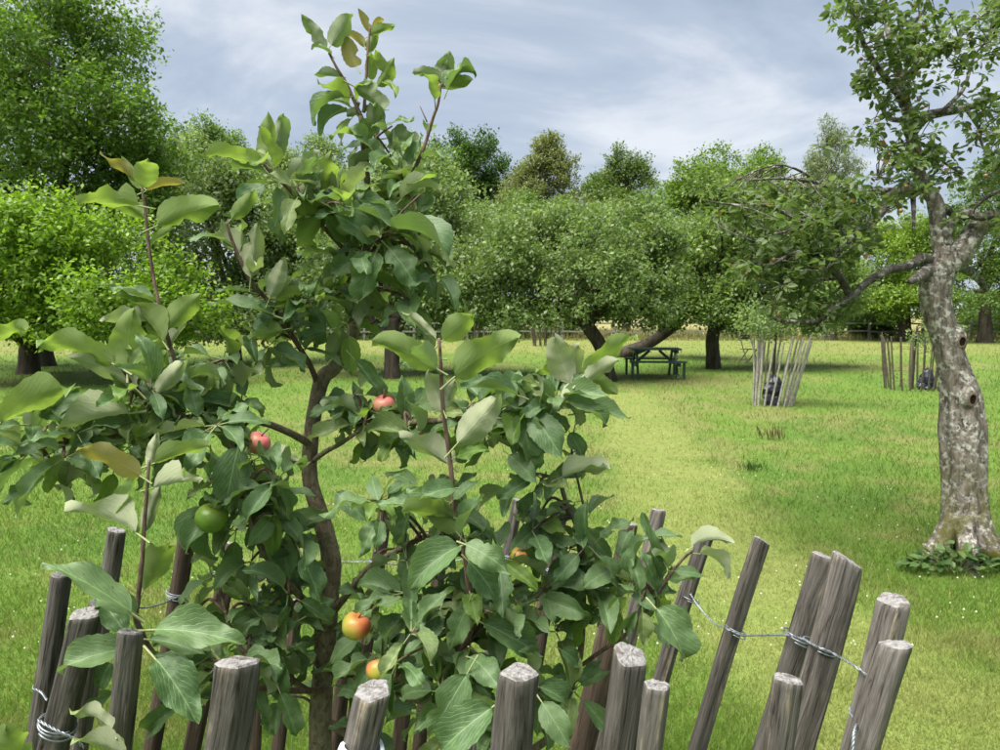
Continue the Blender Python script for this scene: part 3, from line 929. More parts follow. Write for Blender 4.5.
def sheeting(label, c, h, w, seed):
    rnd = random.Random(seed)
    mb = MB(); pts, rad = [], []
    for k in range(9):
        f = k / 8
        pts.append(Vector(c) + Vector((0.08 * f + rnd.uniform(-.02, .02), rnd.uniform(-.02, .02), h * f)))
        rad.append(w * (0.75 + 0.35 * math.sin(f * 3.0) - 0.45 * f * f))
    mb.tube(pts, rad, 14, lambda i, a, p: 1 + 0.30 * math.sin(4 * a + i * 0.5) + rnd.uniform(-.16, .16))
    o = mb.build("plastic_sheeting", M_BAG, None, smooth=False, origin=Vector(c))
    tag(o, label, "plastic sheeting", "sheeting inside stake guards")
sheeting("crumpled blue black sheeting inside the leaning grey stake guard", g1 + Vector((-0.06, -0.05, 0)), 0.55, 0.13, 1)
sheeting("dark blue sheeting low in the darker stake guard beside the old trunk", g2 + Vector((0.20, -0.1, 0)), 0.45, 0.13, 2)

def tuft(label, c, h, n, seed, colr, name="grass_tuft"):
    rng = np.random.default_rng(seed)
    C = np.array(c)[None] + np.concatenate([rng.normal(0, 0.07, (n, 2)), np.zeros((n, 1))], 1)
    A = unit(np.concatenate([rng.normal(0, 0.28, (n, 2)), np.ones((n, 1))], 1))
    N = rng.normal(size=(n, 3))
    S = h * rng.uniform(0.5, 1.1, n)
    t = empty(name, c, label, "plant")
    leafcloud("leaf_blades", C, A, N, S, np.full(n, 0.10), np.array(colr)[None] * rng.uniform(0.7, 1.3, (n, 1)), M_GRASS, t)
tuft("brownish seeding weed standing in the mown lawn before the stake guard", G(772, 440), 0.22, 26, 4, (0.15, 0.14, 0.06))
tuft("small green weed tuft on the pale mown path", G(752, 470), 0.10, 80, 5, (0.05, 0.11, 0.02))

# ------------------------------------------------------------------ the old apple tree on the right
OD = G(966, 556).y * CA + CAM_H * SA
def old_tree():
    base = G(968, 562); base.z = 0
    rng = np.random.default_rng(99); rnd = random.Random(99)
    t = empty("old_apple_tree", base, "old gnarled apple tree with lichen covered grey trunk at the right", "tree")
    s = OD / F_PX
    cl = [(980, 590, 82), (973, 568, 70), (967, 548, 54), (964, 520, 46), (964, 488, 46), (964, 456, 46), (963, 425, 46), (961, 398, 42),
          (954, 370, 36), (946, 340, 36), (938, 312, 37), (935, 292, 38), (939, 274, 40), (944, 260, 37), (946, 248, 30)]
    tr = [(P(u, v, OD), w * s / 2 * (0.87 if v > 380 else 0.80 if v > 350 else 0.72)) for u, v, w in cl]
    pts, rad = catmull(tr, 9)
    mb = MB()
    def fn(i, a, p):
        z = p.z
        q = Vector((math.cos(a) * 2.2, math.sin(a) * 2.2, z * 1.6))
        f = 1 + 0.16 * mnoise.noise(q) + 0.07 * mnoise.noise(q * 3.1) + 0.035 * mnoise.noise(Vector((math.cos(a) * 14, math.sin(a) * 14, z * 9)))
        flare = max(0.0, 0.45 - z) / 0.45
        f += flare * (0.25 + 0.34 * math.sin(4 * a + 0.7) + 0.18 * math.sin(7 * a + 2))
        return f
    mb.tube(pts, rad, 56, fn)
    mb.build("trunk", M_OLD, t)
    trunk_v = [Vector(q) for q in mb.v]
    limbs = []
    def limb(px, r0, r1, dd=0.0, mat_=M_LIMB, per=7, keep=True, rough=0.16):
        n = len(px)
        pr = []
        for k, (u, v) in enumerate(px):
            f = k / (n - 1)
            jit = Vector((0, 0, 0)) if k == 0 else Vector(rng.normal(size=3) * 0.012)
            pr.append((P(u, v, OD + dd * f) + jit, r0 * (1 - f) ** 0.8 + r1))
        p_, r_ = catmull(pr, per)
        m2 = MB()
        sd = rnd.random() * 40
        m2.tube(p_, r_, 14 if r0 > 0.03 else 8, lambda i, a, p: 1 + rough * mnoise.noise(Vector((math.cos(a) * 2 + sd, math.sin(a) * 2, i * 0.35))))
        m2.build("limb", mat_, t)
        if keep: limbs.append((p_, r_))
        return p_
    limb([(944, 262), (938, 232), (932, 205), (922, 182), (912, 145), (906, 112), (897, 75), (889, 38), (884, -5), (880, -50)], 0.050, 0.009, 0.1, M_OLD)
    limb([(945, 265), (960, 250), (977, 228), (1000, 218), (1030, 205), (1070, 200)], 0.074, 0.02, -0.1, M_OLD, rough=0.25)
    limb([(943, 255), (950, 230), (957, 218), (968, 214), (985, 218), (1010, 210), (1040, 190)], 0.04, 0.01, -0.25)
    limb([(936, 210), (945, 211), (955, 215), (968, 212), (990, 200), (1020, 180)], 0.03, 0.008, 0.15)
    limb([(910, 134), (925, 119), (940, 113), (965, 107), (994, 101), (1030, 90)], 0.034, 0.008, 0.3)
    limb([(932, 262), (922, 258), (908, 264), (886, 270), (864, 287), (850, 297), (832, 311), (814, 321), (787, 320), (770, 318)], 0.029, 0.006, -0.5)
    limb([(850, 297), (841, 278), (823, 263), (811, 251), (790, 255), (769, 263), (745, 262)], 0.024, 0.004, -0.4)
    limb([(929, 268), (918, 273), (908, 281)], 0.034, 0.016, -0.35)
    limb([(921, 188), (913, 191), (899, 190), (887, 197), (883, 209), (870, 222), (856, 237), (838, 252), (825, 270)], 0.032, 0.005, -0.5)
    limb([(915, 190), (880, 192), (850, 193), (820, 184), (784, 180), (745, 183)], 0.02, 0.003, -0.7)
    limb([(870, 222), (840, 228), (805, 222), (769, 207), (736, 207), (705, 200)], 0.018, 0.003, -0.8)
    limb([(823, 263), (805, 275), (785, 285), (760, 292)], 0.010, 0.003, -0.3)
    limb([(841, 278), (815, 285), (800, 298), (780, 305)], 0.010, 0.003, 0.1)
    limb([(820, 184), (800, 170), (775, 165), (755, 168)], 0.008, 0.002, -0.5)
    limb([(805, 222), (785, 232), (760, 238), (730, 236)], 0.009, 0.002, -0.6)
    limb([(1020, 180), (1050, 150), (1070, 110), (1085, 60)], 0.02, 0.004, 0.2)
    limb([(1030, 90), (1060, 70), (1080, 20)], 0.01, 0.003, 0.2)
    limb([(955, 262), (965, 268), (978, 277), (987, 288), (971, 291)], 0.030, 0.010, 0.4)
    limb([(913, 194), (912, 212), (912, 232)], 0.014, 0.006, -0.2)
    limb([(904, 105), (892, 85), (875, 60), (866, 30), (850, 8), (840, -15)], 0.022, 0.004, -0.4)
    limb([(908, 120), (890, 118), (875, 100), (862, 80), (860, 60)], 0.016, 0.003, 0.4)
    limb([(899, 82), (925, 60), (950, 42), (975, 22), (1000, 5)], 0.02, 0.004, -0.3)
    limb([(940, 113), (958, 90), (975, 60), (990, 38)], 0.014, 0.003, 0.2)
    limb([(893, 55), (910, 30), (925, 8), (930, -20)], 0.016, 0.003, 0.3)
    limb([(965, 107), (975, 128), (985, 150), (995, 165)], 0.012, 0.003, -0.2)
    limb([(912, 145), (893, 150), (882, 165), (878, 178)], 0.012, 0.003, -0.3)
    limb([(912, 150), (930, 158), (948, 168), (962, 172)], 0.012, 0.003, 0.2)
    # buttress roots spreading from the foot of the trunk
    for ang, ln, r0 in ((0.15, 0.36, 0.085), (-0.75, 0.30, 0.075), (-1.9, 0.22, 0.065), (3.3, 0.26, 0.075), (1.5, 0.25, 0.07)):
        dv = Vector((math.cos(ang), math.sin(ang), 0))
        c0 = Vector((base.x - 0.02, base.y + 0.05, 0))
        rp, rq = catmull([(c0 + dv * 0.05 + Vector((0, 0, 0.30)), r0 * 0.9), (c0 + dv * 0.15 + Vector((0, 0, 0.12)), r0), (c0 + dv * (0.15 + ln * 0.5) + Vector((0, 0, 0.02)), r0 * 0.75), (c0 + dv * (0.15 + ln) + Vector((0, 0, -0.05)), r0 * 0.4)], 6)
        m2 = MB(); sd = rnd.random() * 30
        m2.tube(rp, rq, 16, lambda i, a, p: 1 + 0.25 * mnoise.noise(Vector((math.cos(a) * 2 + sd, math.sin(a) * 2, i * 0.4))))
        m2.build("root", M_OLD, t)
    # leafy spurs: mostly on the thinner wood
    segs = np.array([list(p) for p_, r_ in limbs for p, r in zip(p_, r_) if r < 0.045])
    reg = [(898, 70, 42, 50, 80, 0.5), (880, 30, 40, 32, 44, 0.5), (950, 60, 42, 45, 42, 0.5), (905, 140, 34, 34, 34, 0.4), (925, 165, 38, 22, 34, 0.4),
           (985, 118, 24, 34, 36, 0.5), (880, 190, 45, 16, 44, 0.5), (930, 22, 36, 28, 40, 0.5), (800, 205, 75, 26, 125, 0.5), (840, 235, 40, 26, 76, 0.5),
           (785, 262, 55, 28, 110, 0.4), (810, 305, 48, 24, 75, 0.4), (850, 15, 20, 18, 16, 0.3), (1000, 190, 30, 40, 50, 0.5), (990, 30, 22, 30, 30, 0.4), (720, 205, 30, 18, 24, 0.3), (862, 110, 14, 40, 22, 0.3), (885, -45, 60, 35, 60, 0.5), (1060, 130, 50, 70, 70, 0.5), (1070, 195, 40, 30, 30, 0.5), (1030, 20, 40, 40, 30, 0.5)]
    C, A, N, S, colr = [], [], [], [], []
    tw = MB(); fruit = []
    for (u, v, ru, rv, n, dd) in reg:
        for k in range(n):
            a = rng.random() * 6.283; q = math.sqrt(rng.random())
            c = np.array(P(u + ru * q * math.cos(a), v + rv * q * math.sin(a), OD + rng.normal(0, dd * 0.7) - 0.15))
            dist = np.linalg.norm(segs - c, axis=1); j = int(np.argmin(dist)); near = segs[j]
            lim = 0.34 if u < 860 else 0.24
            if dist[j] > lim:
                c = near + (c - near) * lim / dist[j] * rng.uniform(0.7, 1.2)
            if dist[j] > 0.05 and rng.random() < 0.5:
                mp = (near + c) / 2 + rng.normal(size=3) * 0.02
                tw.tube([near, mp, c], [0.0045, 0.0035, 0.002], 5, cap=False)
            m = rng.integers(6, 11) if u > 860 else rng.integers(8, 14)
            k1 = rng.random()
            for _ in range(m):
                d = rng.normal(size=3); d[2] = d[2] * 0.6 - 0.25; d /= np.linalg.norm(d)
                C.append(c + d * 0.02); A.append(d)
                N.append(np.array([0, 0, 0.8]) + rng.normal(size=3) * 0.45)
                S.append(rng.uniform(0.040, 0.068))
                f = 0.5 * k1 + 0.5 * rng.random()
                cc = np.array([0.060, 0.108, 0.030]) * (1 - f) + np.array([0.140, 0.190, 0.072]) * f
                if rng.random() < 0.02: cc = np.array([0.15, 0.10, 0.045])
                colr.append(cc)
            if rng.random() < 0.09: fruit.append(c + np.array([rng.normal() * 0.02, -0.03, -0.04]))
    n = len(C)
    o = leafcloud("crown", np.array(C), np.array(A), np.array(N), np.array(S), rng.uniform(0.85, 1.2, n), np.array(colr), M_FOL, t, TPL6)
    tw.build("twigs", M_LIMB, t)["kind"] = "stuff"
    me = None
    for c in fruit[:90]:
        if me is None:
            mb = MB(); sphere(mb, Vector((0, 0, 0)), 0.0135, 6, 8); o = mb.build("fruit", M_FRUIT, t, origin=(0, 0, 0)); me = o.data
        else: o = link("fruit", me, t)
        o.location = Vector(c) - base
    # knot holes where limbs were sawn off
    for (u, v, r, pz) in ((960, 397, 0.034, 1), (953, 341, 0.032, 1)):
        c = P(u, v, OD); best = None
        i0 = min(range(len(pts)), key=lambda i: (pts[i] - c).length)
        rc = rad[i0]
        near_v = [q.y for q in trunk_v if abs(q.x - c.x) < 0.035 and abs(q.z - c.z) < 0.035]
        c = Vector((c.x, min(near_v) - 0.001, c.z))
        rot = Vector((0.12, -1, -0.05)).to_track_quat('Z', 'Y').to_matrix()
        prof = [(3.0, -0.070, 0), (2.3, -0.028, 0), (1.7, -0.006, 0), (1.3, 0.003, 0), (1.0, 0.007, 2), (0.82, 0.006, 2), (0.66, 0.0015, 1), (0.35, 0.001, 1), (0.02, 0.0008, 1)]
        m2 = MB(); seg = 20; vs, fs, ms = [], [], []
        sd = rnd.random() * 20
        for (pr_, h, _) in prof:
            for k in range(seg):
                a = 2 * math.pi * k / seg
                j = 1 + 0.16 * mnoise.noise(Vector((math.cos(a) * 1.5 + sd, math.sin(a) * 1.5, pr_)))
                vs.append(c + rot @ Vector((math.cos(a) * r * pr_ * j * 0.85, math.sin(a) * r * pr_ * j * 1.15, h)))
        for i_ in range(len(prof) - 1):
            m2_ = []
            for k in range(seg):
                k2 = (k + 1) % seg
                fs.append((i_ * seg + k, i_ * seg + k2, (i_ + 1) * seg + k2, (i_ + 1) * seg + k)); ms.append(prof[i_ + 1][2])
        m2.v = [tuple(p) for p in vs]; m2.f = fs; m2.m = ms; m2.n = len(vs)
        m2.build("knot_hole", [M_OLD, M_HOLE, M_KNOT], t)
    # low leafy plant at the foot of the trunk
    pc = G(952, 572)
    pl = empty("ground_plant", pc, "low leafy green plant at the foot of the old trunk", "plant")
    n = 130
    ang = rng.uniform(0, 6.283, n); q = np.sqrt(rng.random(n))
    C = np.stack([pc.x + 0.30 * q * np.cos(ang), pc.y + 0.11 * q * np.sin(ang), 0.05 + 0.13 * rng.random(n) * (1.1 - q)], 1)
    A = unit(np.stack([np.cos(ang), np.sin(ang), rng.normal(-0.05, 0.25, n)], 1) + rng.normal(size=(n, 3)) * 0.4)
    N = np.array([0, 0, 1.0]) + rng.normal(size=(n, 3)) * 0.3
    f = rng.random((n, 1))
    colr = np.array([0.045, 0.10, 0.025]) * (1 - f) + np.array([0.11, 0.19, 0.055]) * f
    V, T, k = leaf_arrays(np.zeros((1, 3)), np.array([[1., 0, 0]]), np.array([[0., 0, 1]]), np.array([1.0]), np.array([1.15]), TPL6)
    S = rng.uniform(0.05, 0.085, n)
    A_ = unit(A); N_ = unit(N - A_ * np.sum(N * A_, axis=1, keepdims=True)); B_ = np.cross(N_, A_)
    protos = []
    for q_ in range(4):
        cc = np.array([0.045, 0.10, 0.025]) * (1 - q_ / 3) + np.array([0.12, 0.20, 0.06]) * q_ / 3
        me = bpy.data.meshes.new("leaf"); me.from_pydata([tuple(p) for p in V], [], [tuple(int(i) for i in x) for x in T])
        at = me.attributes.new("col", 'FLOAT_COLOR', 'POINT')
        at.data.foreach_set("color", np.tile(np.append(cc, 1), len(V)).astype(np.float32)); me.materials.append(M_FOL)
        protos.append(me)
    for i_ in range(n):
        o = link("leaf", protos[i_ % 4], pl)
        m = Matrix((Vector(A_[i_]), Vector(B_[i_]), Vector(N_[i_]))).transposed().to_4x4() @ Matrix.Scale(S[i_], 4)
        m.translation = Vector(C[i_]) - pc
        o.matrix_local = m
    st = MB()
    for i_ in range(0, n, 2):
        st.tube([pc + Vector(((C[i_][0] - pc.x) * .3, (C[i_][1] - pc.y) * .3, 0)), Vector(C[i_])], [0.002, 0.0015], 4, cap=False)
    st.build("stems", M_PET, pl)["kind"] = "stuff"

def sphere(mb, c, r, nv=10, nu=14, fn=None):
    vs, fs = [], []
    for i in range(nv + 1):
        th_ = math.pi * i / nv
        for k in range(nu):
            a = 2 * math.pi * k / nu
            p = Vector((math.sin(th_) * math.cos(a), math.sin(th_) * math.sin(a), math.cos(th_)))
            if fn: p = fn(p, th_, a)
            vs.append(c + p * r)
    for i in range(nv):
        for k in range(nu):
            k2 = (k + 1) % nu
            fs.append((i * nu + k, (i + 1) * nu + k, (i + 1) * nu + k2, i * nu + k2))
    mb.add(vs, fs)
M_FRUIT = apple_mat("small_fruit", (0.15, 0.13, 0.045), (0.24, 0.09, 0.055))
old_tree()

# ------------------------------------------------------------------ the stake fence round the young apple tree
# top pixel, second pixel lower on the axis, width px, distance of the top, inward shift of the foot, bark?
STAKES = [
    (131, 632, 116, 750, 27, 1.10, 0.05, 0), (238, 662, 221, 750, 45, 1.00, 0.06, 0), (372, 690, 358, 750, 42, 1.02, 0.06, 0),
    (519, 672, 514, 750, 41, 1.03, 0.06, 0), (630, 655, 616, 750, 36, 1.06, 0.06, 0), (656, 685, 647, 750, 30, 1.01, 0.06, 0),
    (789, 679, 780, 750, 33, 1.05, 0.05, 0), (897, 645, 873, 730, 34, 1.06, 0.04, 0), (893, 600, 860, 728, 33, 1.16, 0.03, 0),
    (847, 560, 814, 665, 31, 1.27, 0.0, 0), (823, 556, 788, 665, 25, 1.42, 0.0, 0), (762, 541, 722, 678, 19, 1.76, -0.05, 0),
    (710, 528, 668, 678, 17, 1.92, -0.06, 0), (658, 510, 633, 612, 17, 2.06, -0.08, 0), (630, 524, 594, 678, 18, 1.96, -0.08, 1),
    (560, 512, 539, 642, 15, 2.10, -0.08, 1), (518, 500, 506, 570, 12, 2.16, -0.08, 0), (386, 505, 371, 600, 14, 2.14, -0.08, 1),
    (445, 520, 436, 600, 14, 2.16, -0.08, 1),
    (188, 525, 170, 628, 17, 1.92, -0.05, 1), (235, 545, 222, 610, 17, 2.02, -0.06, 1), (264, 590, 256, 750, 13, 2.08, -0.06, 1),
    (116, 530, 103, 600, 19, 1.62, -0.02, 0), (62, 575, 37, 747, 20, 1.36, 0.0, 0), (86, 613, 52, 747, 33, 1.16, 0.02, 0),
    (97, 604, 84, 722, 17, 1.34, 0.02, 0), (345, 660, 334, 750, 14, 1.95, -0.05, 1), (414, 640, 402, 750, 15, 1.98, -0.05, 1),
    (620, 630, 591, 750, 16, 1.62, -0.04, 1), (299, 600, 288, 690, 13, 2.05, -0.06, 1),
]
FC = Vector((-0.08, 1.55, 0))
fence = empty("stake_fence", FC, "ring of rough weathered wooden stakes wired round the young apple tree", "fence")
stake_axis = []
for si, (u0, v0, u1, v1, w, d, inw, bark) in enumerate(STAKES):
    rnd = random.Random(300 + si)
    top = P(u0, v0, d)
    yf = top.y + inw
    # foot on the ground at depth yf, on the image line of the stake
    foot = Vector((0, yf, 0)); _, vf = project(foot)
    uf = u0 + (u1 - u0) * (vf - v0) / (v1 - v0)
    foot.x = (uf - 500) / F_PX * depth_of(foot)
    foot = foot + (foot - top).normalized() * 0.08
    ax = top - foot; L = ax.length
    rot = ax.to_track_quat('Z', 'Y')
    r = w * d / F_PX / 2
    seg, rings = 36, 30
    # irregular cleft section: some flat sides
    nf = rnd.choice((4, 5, 5, 6)) if not bark else 2
    fa0 = rnd.uniform(0, 6.283)
    flats = [(fa0 + 6.283 * (q + rnd.uniform(-.28, .28)) / nf, rnd.uniform(0.70, 0.93)) for q in range(nf)]
    sd = rnd.random() * 60
    bx, by = rnd.uniform(-.012, .012), rnd.uniform(-.012, .012)
    def sect(a, z, shrink=1.0):
        q = 1.0
        for fa, fd in flats:
            cs = math.cos(a - fa - 0.10 * math.sin(z * 2 + sd))
            if cs > 0.05: q = min(q, fd / cs)
        q *= 1 + 0.10 * mnoise.noise(Vector((math.cos(a) * 1.3 + sd, math.sin(a) * 1.3, z * 3))) \
               + 0.045 * mnoise.noise(Vector((math.cos(a) * 5 + sd, math.sin(a) * 5, z * 9))) \
               + 0.035 * mnoise.noise(Vector((math.cos(a) * 11 + sd, math.sin(a) * 11, z * 2.2)))
        return q * shrink
    vs, fs, ms = [], [], []
    tilt_a, tilt = rnd.uniform(0, 6.283), rnd.uniform(0.05, 0.35)
    for i_ in range(rings):
        f = i_ / (rings - 1)
        z = L * (1 - (1 - f) ** 1.5)
        wob = math.sin(f * 3.14)
        for k in range(seg):
            a = 2 * math.pi * k / seg
            rr_ = r * (1.08 - 0.08 * f) * sect(a, z)
            zz = z
            if i_ >= rings - 6:      # slanted saw cut, fading downwards
                zz += (math.cos(a - tilt_a) * rr_ * tilt) * ((i_ - (rings - 7)) / 6)
            if i_ == rings - 1: rr_ *= 0.965
            vs.append((math.cos(a) * rr_ + bx * wob, math.sin(a) * rr_ + by * wob, zz))
    for i_ in range(rings - 1):
        for k in range(seg):
            k2 = (k + 1) % seg
            fs.append((i_ * seg + k, i_ * seg + k2, (i_ + 1) * seg + k2, (i_ + 1) * seg + k)); ms.append(0)
    # end grain: an inner ring and a centre, slightly uneven
    n0 = len(vs); b0 = (rings - 1) * seg
    for k in range(seg):
        x, y, z = vs[b0 + k]
        vs.append((x * 0.88, y * 0.88, z + 0.0022 + rnd.uniform(-.0006, .0006)))
    n1 = len(vs)
    for k in range(seg):
        x, y, z = vs[b0 + k]
        zc = L + (z - L) * 0.45
        vs.append((x * 0.45, y * 0.45, zc + 0.0025 + rnd.uniform(-.0012, .0012)))
    vs.append((0, 0, L + 0.002))
    for k in range(seg):
        k2 = (k + 1) % seg
        fs.append((b0 + k, b0 + k2, n0 + k2, n0 + k)); ms.append(1)
        fs.append((n0 + k, n0 + k2, n1 + k2, n1 + k)); ms.append(1)
        fs.append((n1 + k, n1 + k2, len(vs) - 1)); ms.append(1)
    me = bpy.data.meshes.new("stake"); me.from_pydata(vs, [], fs)
    me.materials.append(M_STAKE_BARK if bark else M_STAKE); me.materials.append(M_END)
    me.polygons.foreach_set("material_index", ms)
    me.polygons.foreach_set("use_smooth", [m == 0 for m in ms])
    me.update()
    o = link("stake", me, fence)
    o.rotation_mode = 'QUATERNION'; o.rotation_quaternion = rot
    o.location = foot - FC
    stake_axis.append((foot, top, r))

def wire(px, twist=True, r=0.0012, hr=0.0013, per=10, pitch=0.022):
    pts, _ = catmull([(P(u, v, d), 0) for u, v, d in px], per)
    mb = MB()
    if not twist:
        mb.tube(pts, [r] * len(pts), 6)
    else:
        # resample evenly
        ln = [0.0]
        for a_, b_ in zip(pts[:-1], pts[1:]): ln.append(ln[-1] + (b_ - a_).length)
        n = max(8, int(ln[-1] / (pitch / 7)))
        ev = []; j = 0
        for k in range(n + 1):
            s_ = ln[-1] * k / n
            while j < len(ln) - 2 and ln[j + 1] < s_: j += 1
            f = (s_ - ln[j]) / max(1e-9, ln[j + 1] - ln[j])
            ev.append(pts[j].lerp(pts[j + 1], f))
        for ph in (0, math.pi):
            q = []
            for k, p in enumerate(ev):
                tg = (ev[min(k + 1, n)] - ev[max(k - 1, 0)]).normalized()
                nx = tg.cross(Vector((0.3, 0.9, 0.2))).normalized(); ny = tg.cross(nx)
                a = 2 * math.pi * (ln[-1] * k / n) / pitch + ph
                q.append(p + nx * math.cos(a) * hr + ny * math.sin(a) * hr)
            mb = MB(); mb.tube(q, [r] * len(q), 5); mb.build("wire", M_WIRE, fence)
        return
    mb.build("wire", M_WIRE, fence)

def wrap(si, frac, turns=1.6, tilt=0.0, r=0.0014):
    """wire wound round a stake at a fraction of its height"""
    foot, top, rs = stake_axis[si]
    ax = (top - foot).normalized(); c = foot.lerp(top, frac)
    nx = ax.cross(Vector((0, 1, 0.1))).normalized(); ny = ax.cross(nx)
    pts = []
    for k in range(int(26 * turns) + 1):
        a = 2 * math.pi * k / 26 + 1.0
        pts.append(c + (nx * math.cos(a) + ny * math.sin(a)) * (rs * 0.97 + 0.003) + ax * (0.005 * k / 26 + tilt * rs * math.cos(a)))
    mb = MB(); mb.tube(pts, [r] * len(pts), 5); mb.build("wire", M_WIRE, fence)

wire([(662, 573, 2.0), (686, 589, 1.93), (697, 604, 1.88), (712, 621, 1.82), (727, 629, 1.735), (742, 635, 1.715), (762, 635, 1.60), (786, 635, 1.40),
      (803, 639, 1.33), (818, 647, 1.235), (836, 655, 1.225), (859, 669, 1.16), (880, 690, 1.16)])
wire([(500, 556, 2.14), (523, 558, 2.12), (548, 569, 2.06), (580, 578, 2.02), (612, 588, 1.93), (640, 584, 2.0), (662, 573, 2.0)])
wire([(262, 566, 2.08), (300, 563, 2.1), (345, 562, 2.13), (372, 562, 2.1), (420, 566, 2.14), (460, 560, 2.14), (500, 556, 2.14)])
wire([(108, 604, 1.58), (130, 607, 1.62), (152, 607, 1.7), (180, 596, 1.88), (200, 584, 1.95), (214, 572, 1.98), (235, 568, 2.0), (262, 566, 2.08)])
wire([(33, 689, 1.335), (41, 692, 1.33), (47, 700, 1.30)], pitch=0.015)
wire([(38, 720, 1.135), (50, 727, 1.125), (62, 733, 1.12), (76, 740, 1.13), (84, 748, 1.14)], pitch=0.018)
wire([(850, 706, 1.135), (851, 714, 1.12), (857, 722, 1.08), (854, 734, 1.05), (852, 752, 1.04)], pitch=0.015)
def frac_at(si, v):
    foot, top, _ = stake_axis[si]
    return min((f / 400 for f in range(100, 401)), key=lambda f: abs(project(foot.lerp(top, f))[1] - v))
for si, v in ((12, 600), (11, 631), (10, 637), (9, 647), (13, 573), (14, 586), (15, 572), (19, 594), (22, 605), (23, 690), (24, 726), (20, 570), (16, 558), (17, 563), (18, 562)):
    wrap(si, frac_at(si, v), 1.3, 0.12)
    if random.random() < 0.5: wrap(si, frac_at(si, v + 3), 1.15, 0.22)

# pale plastic tie at the foot of the frame
def tie():
    foot, top, rs = stake_axis[2]
    ax = (top - foot).normalized(); c = P(362, 752, 1.02)
    nx = ax.cross(Vector((0, 1, 0.1))).normalized(); ny = ax.cross(nx)
    vs, fs = [], []
    rows = [(-0.035, 1.02), (-0.02, 1.08), (0.0, 1.06), (0.006, 1.0), (0.006, 0.8)]
    for h, f in rows:
        for k in range(28):
            a = 2 * math.pi * k / 28
            q = rs * f * (1 + 0.06 * math.sin(3 * a + h * 60)) + 0.002
            vs.append(c + (nx * math.cos(a) + ny * math.sin(a)) * q + ax * (h + 0.004 * math.sin(2 * a)))
    for i_ in range(len(rows) - 1):
        for k in range(28):
            k2 = (k + 1) % 28
            fs.append((i_ * 28 + k, i_ * 28 + k2, (i_ + 1) * 28 + k2, (i_ + 1) * 28 + k))
    mb = MB(); mb.add(vs, fs)
    o = mb.build("plastic_band", M_TIE, None, origin=c)
    tag(o, "pale blue plastic band round a front stake at the bottom edge", "band")
tie()

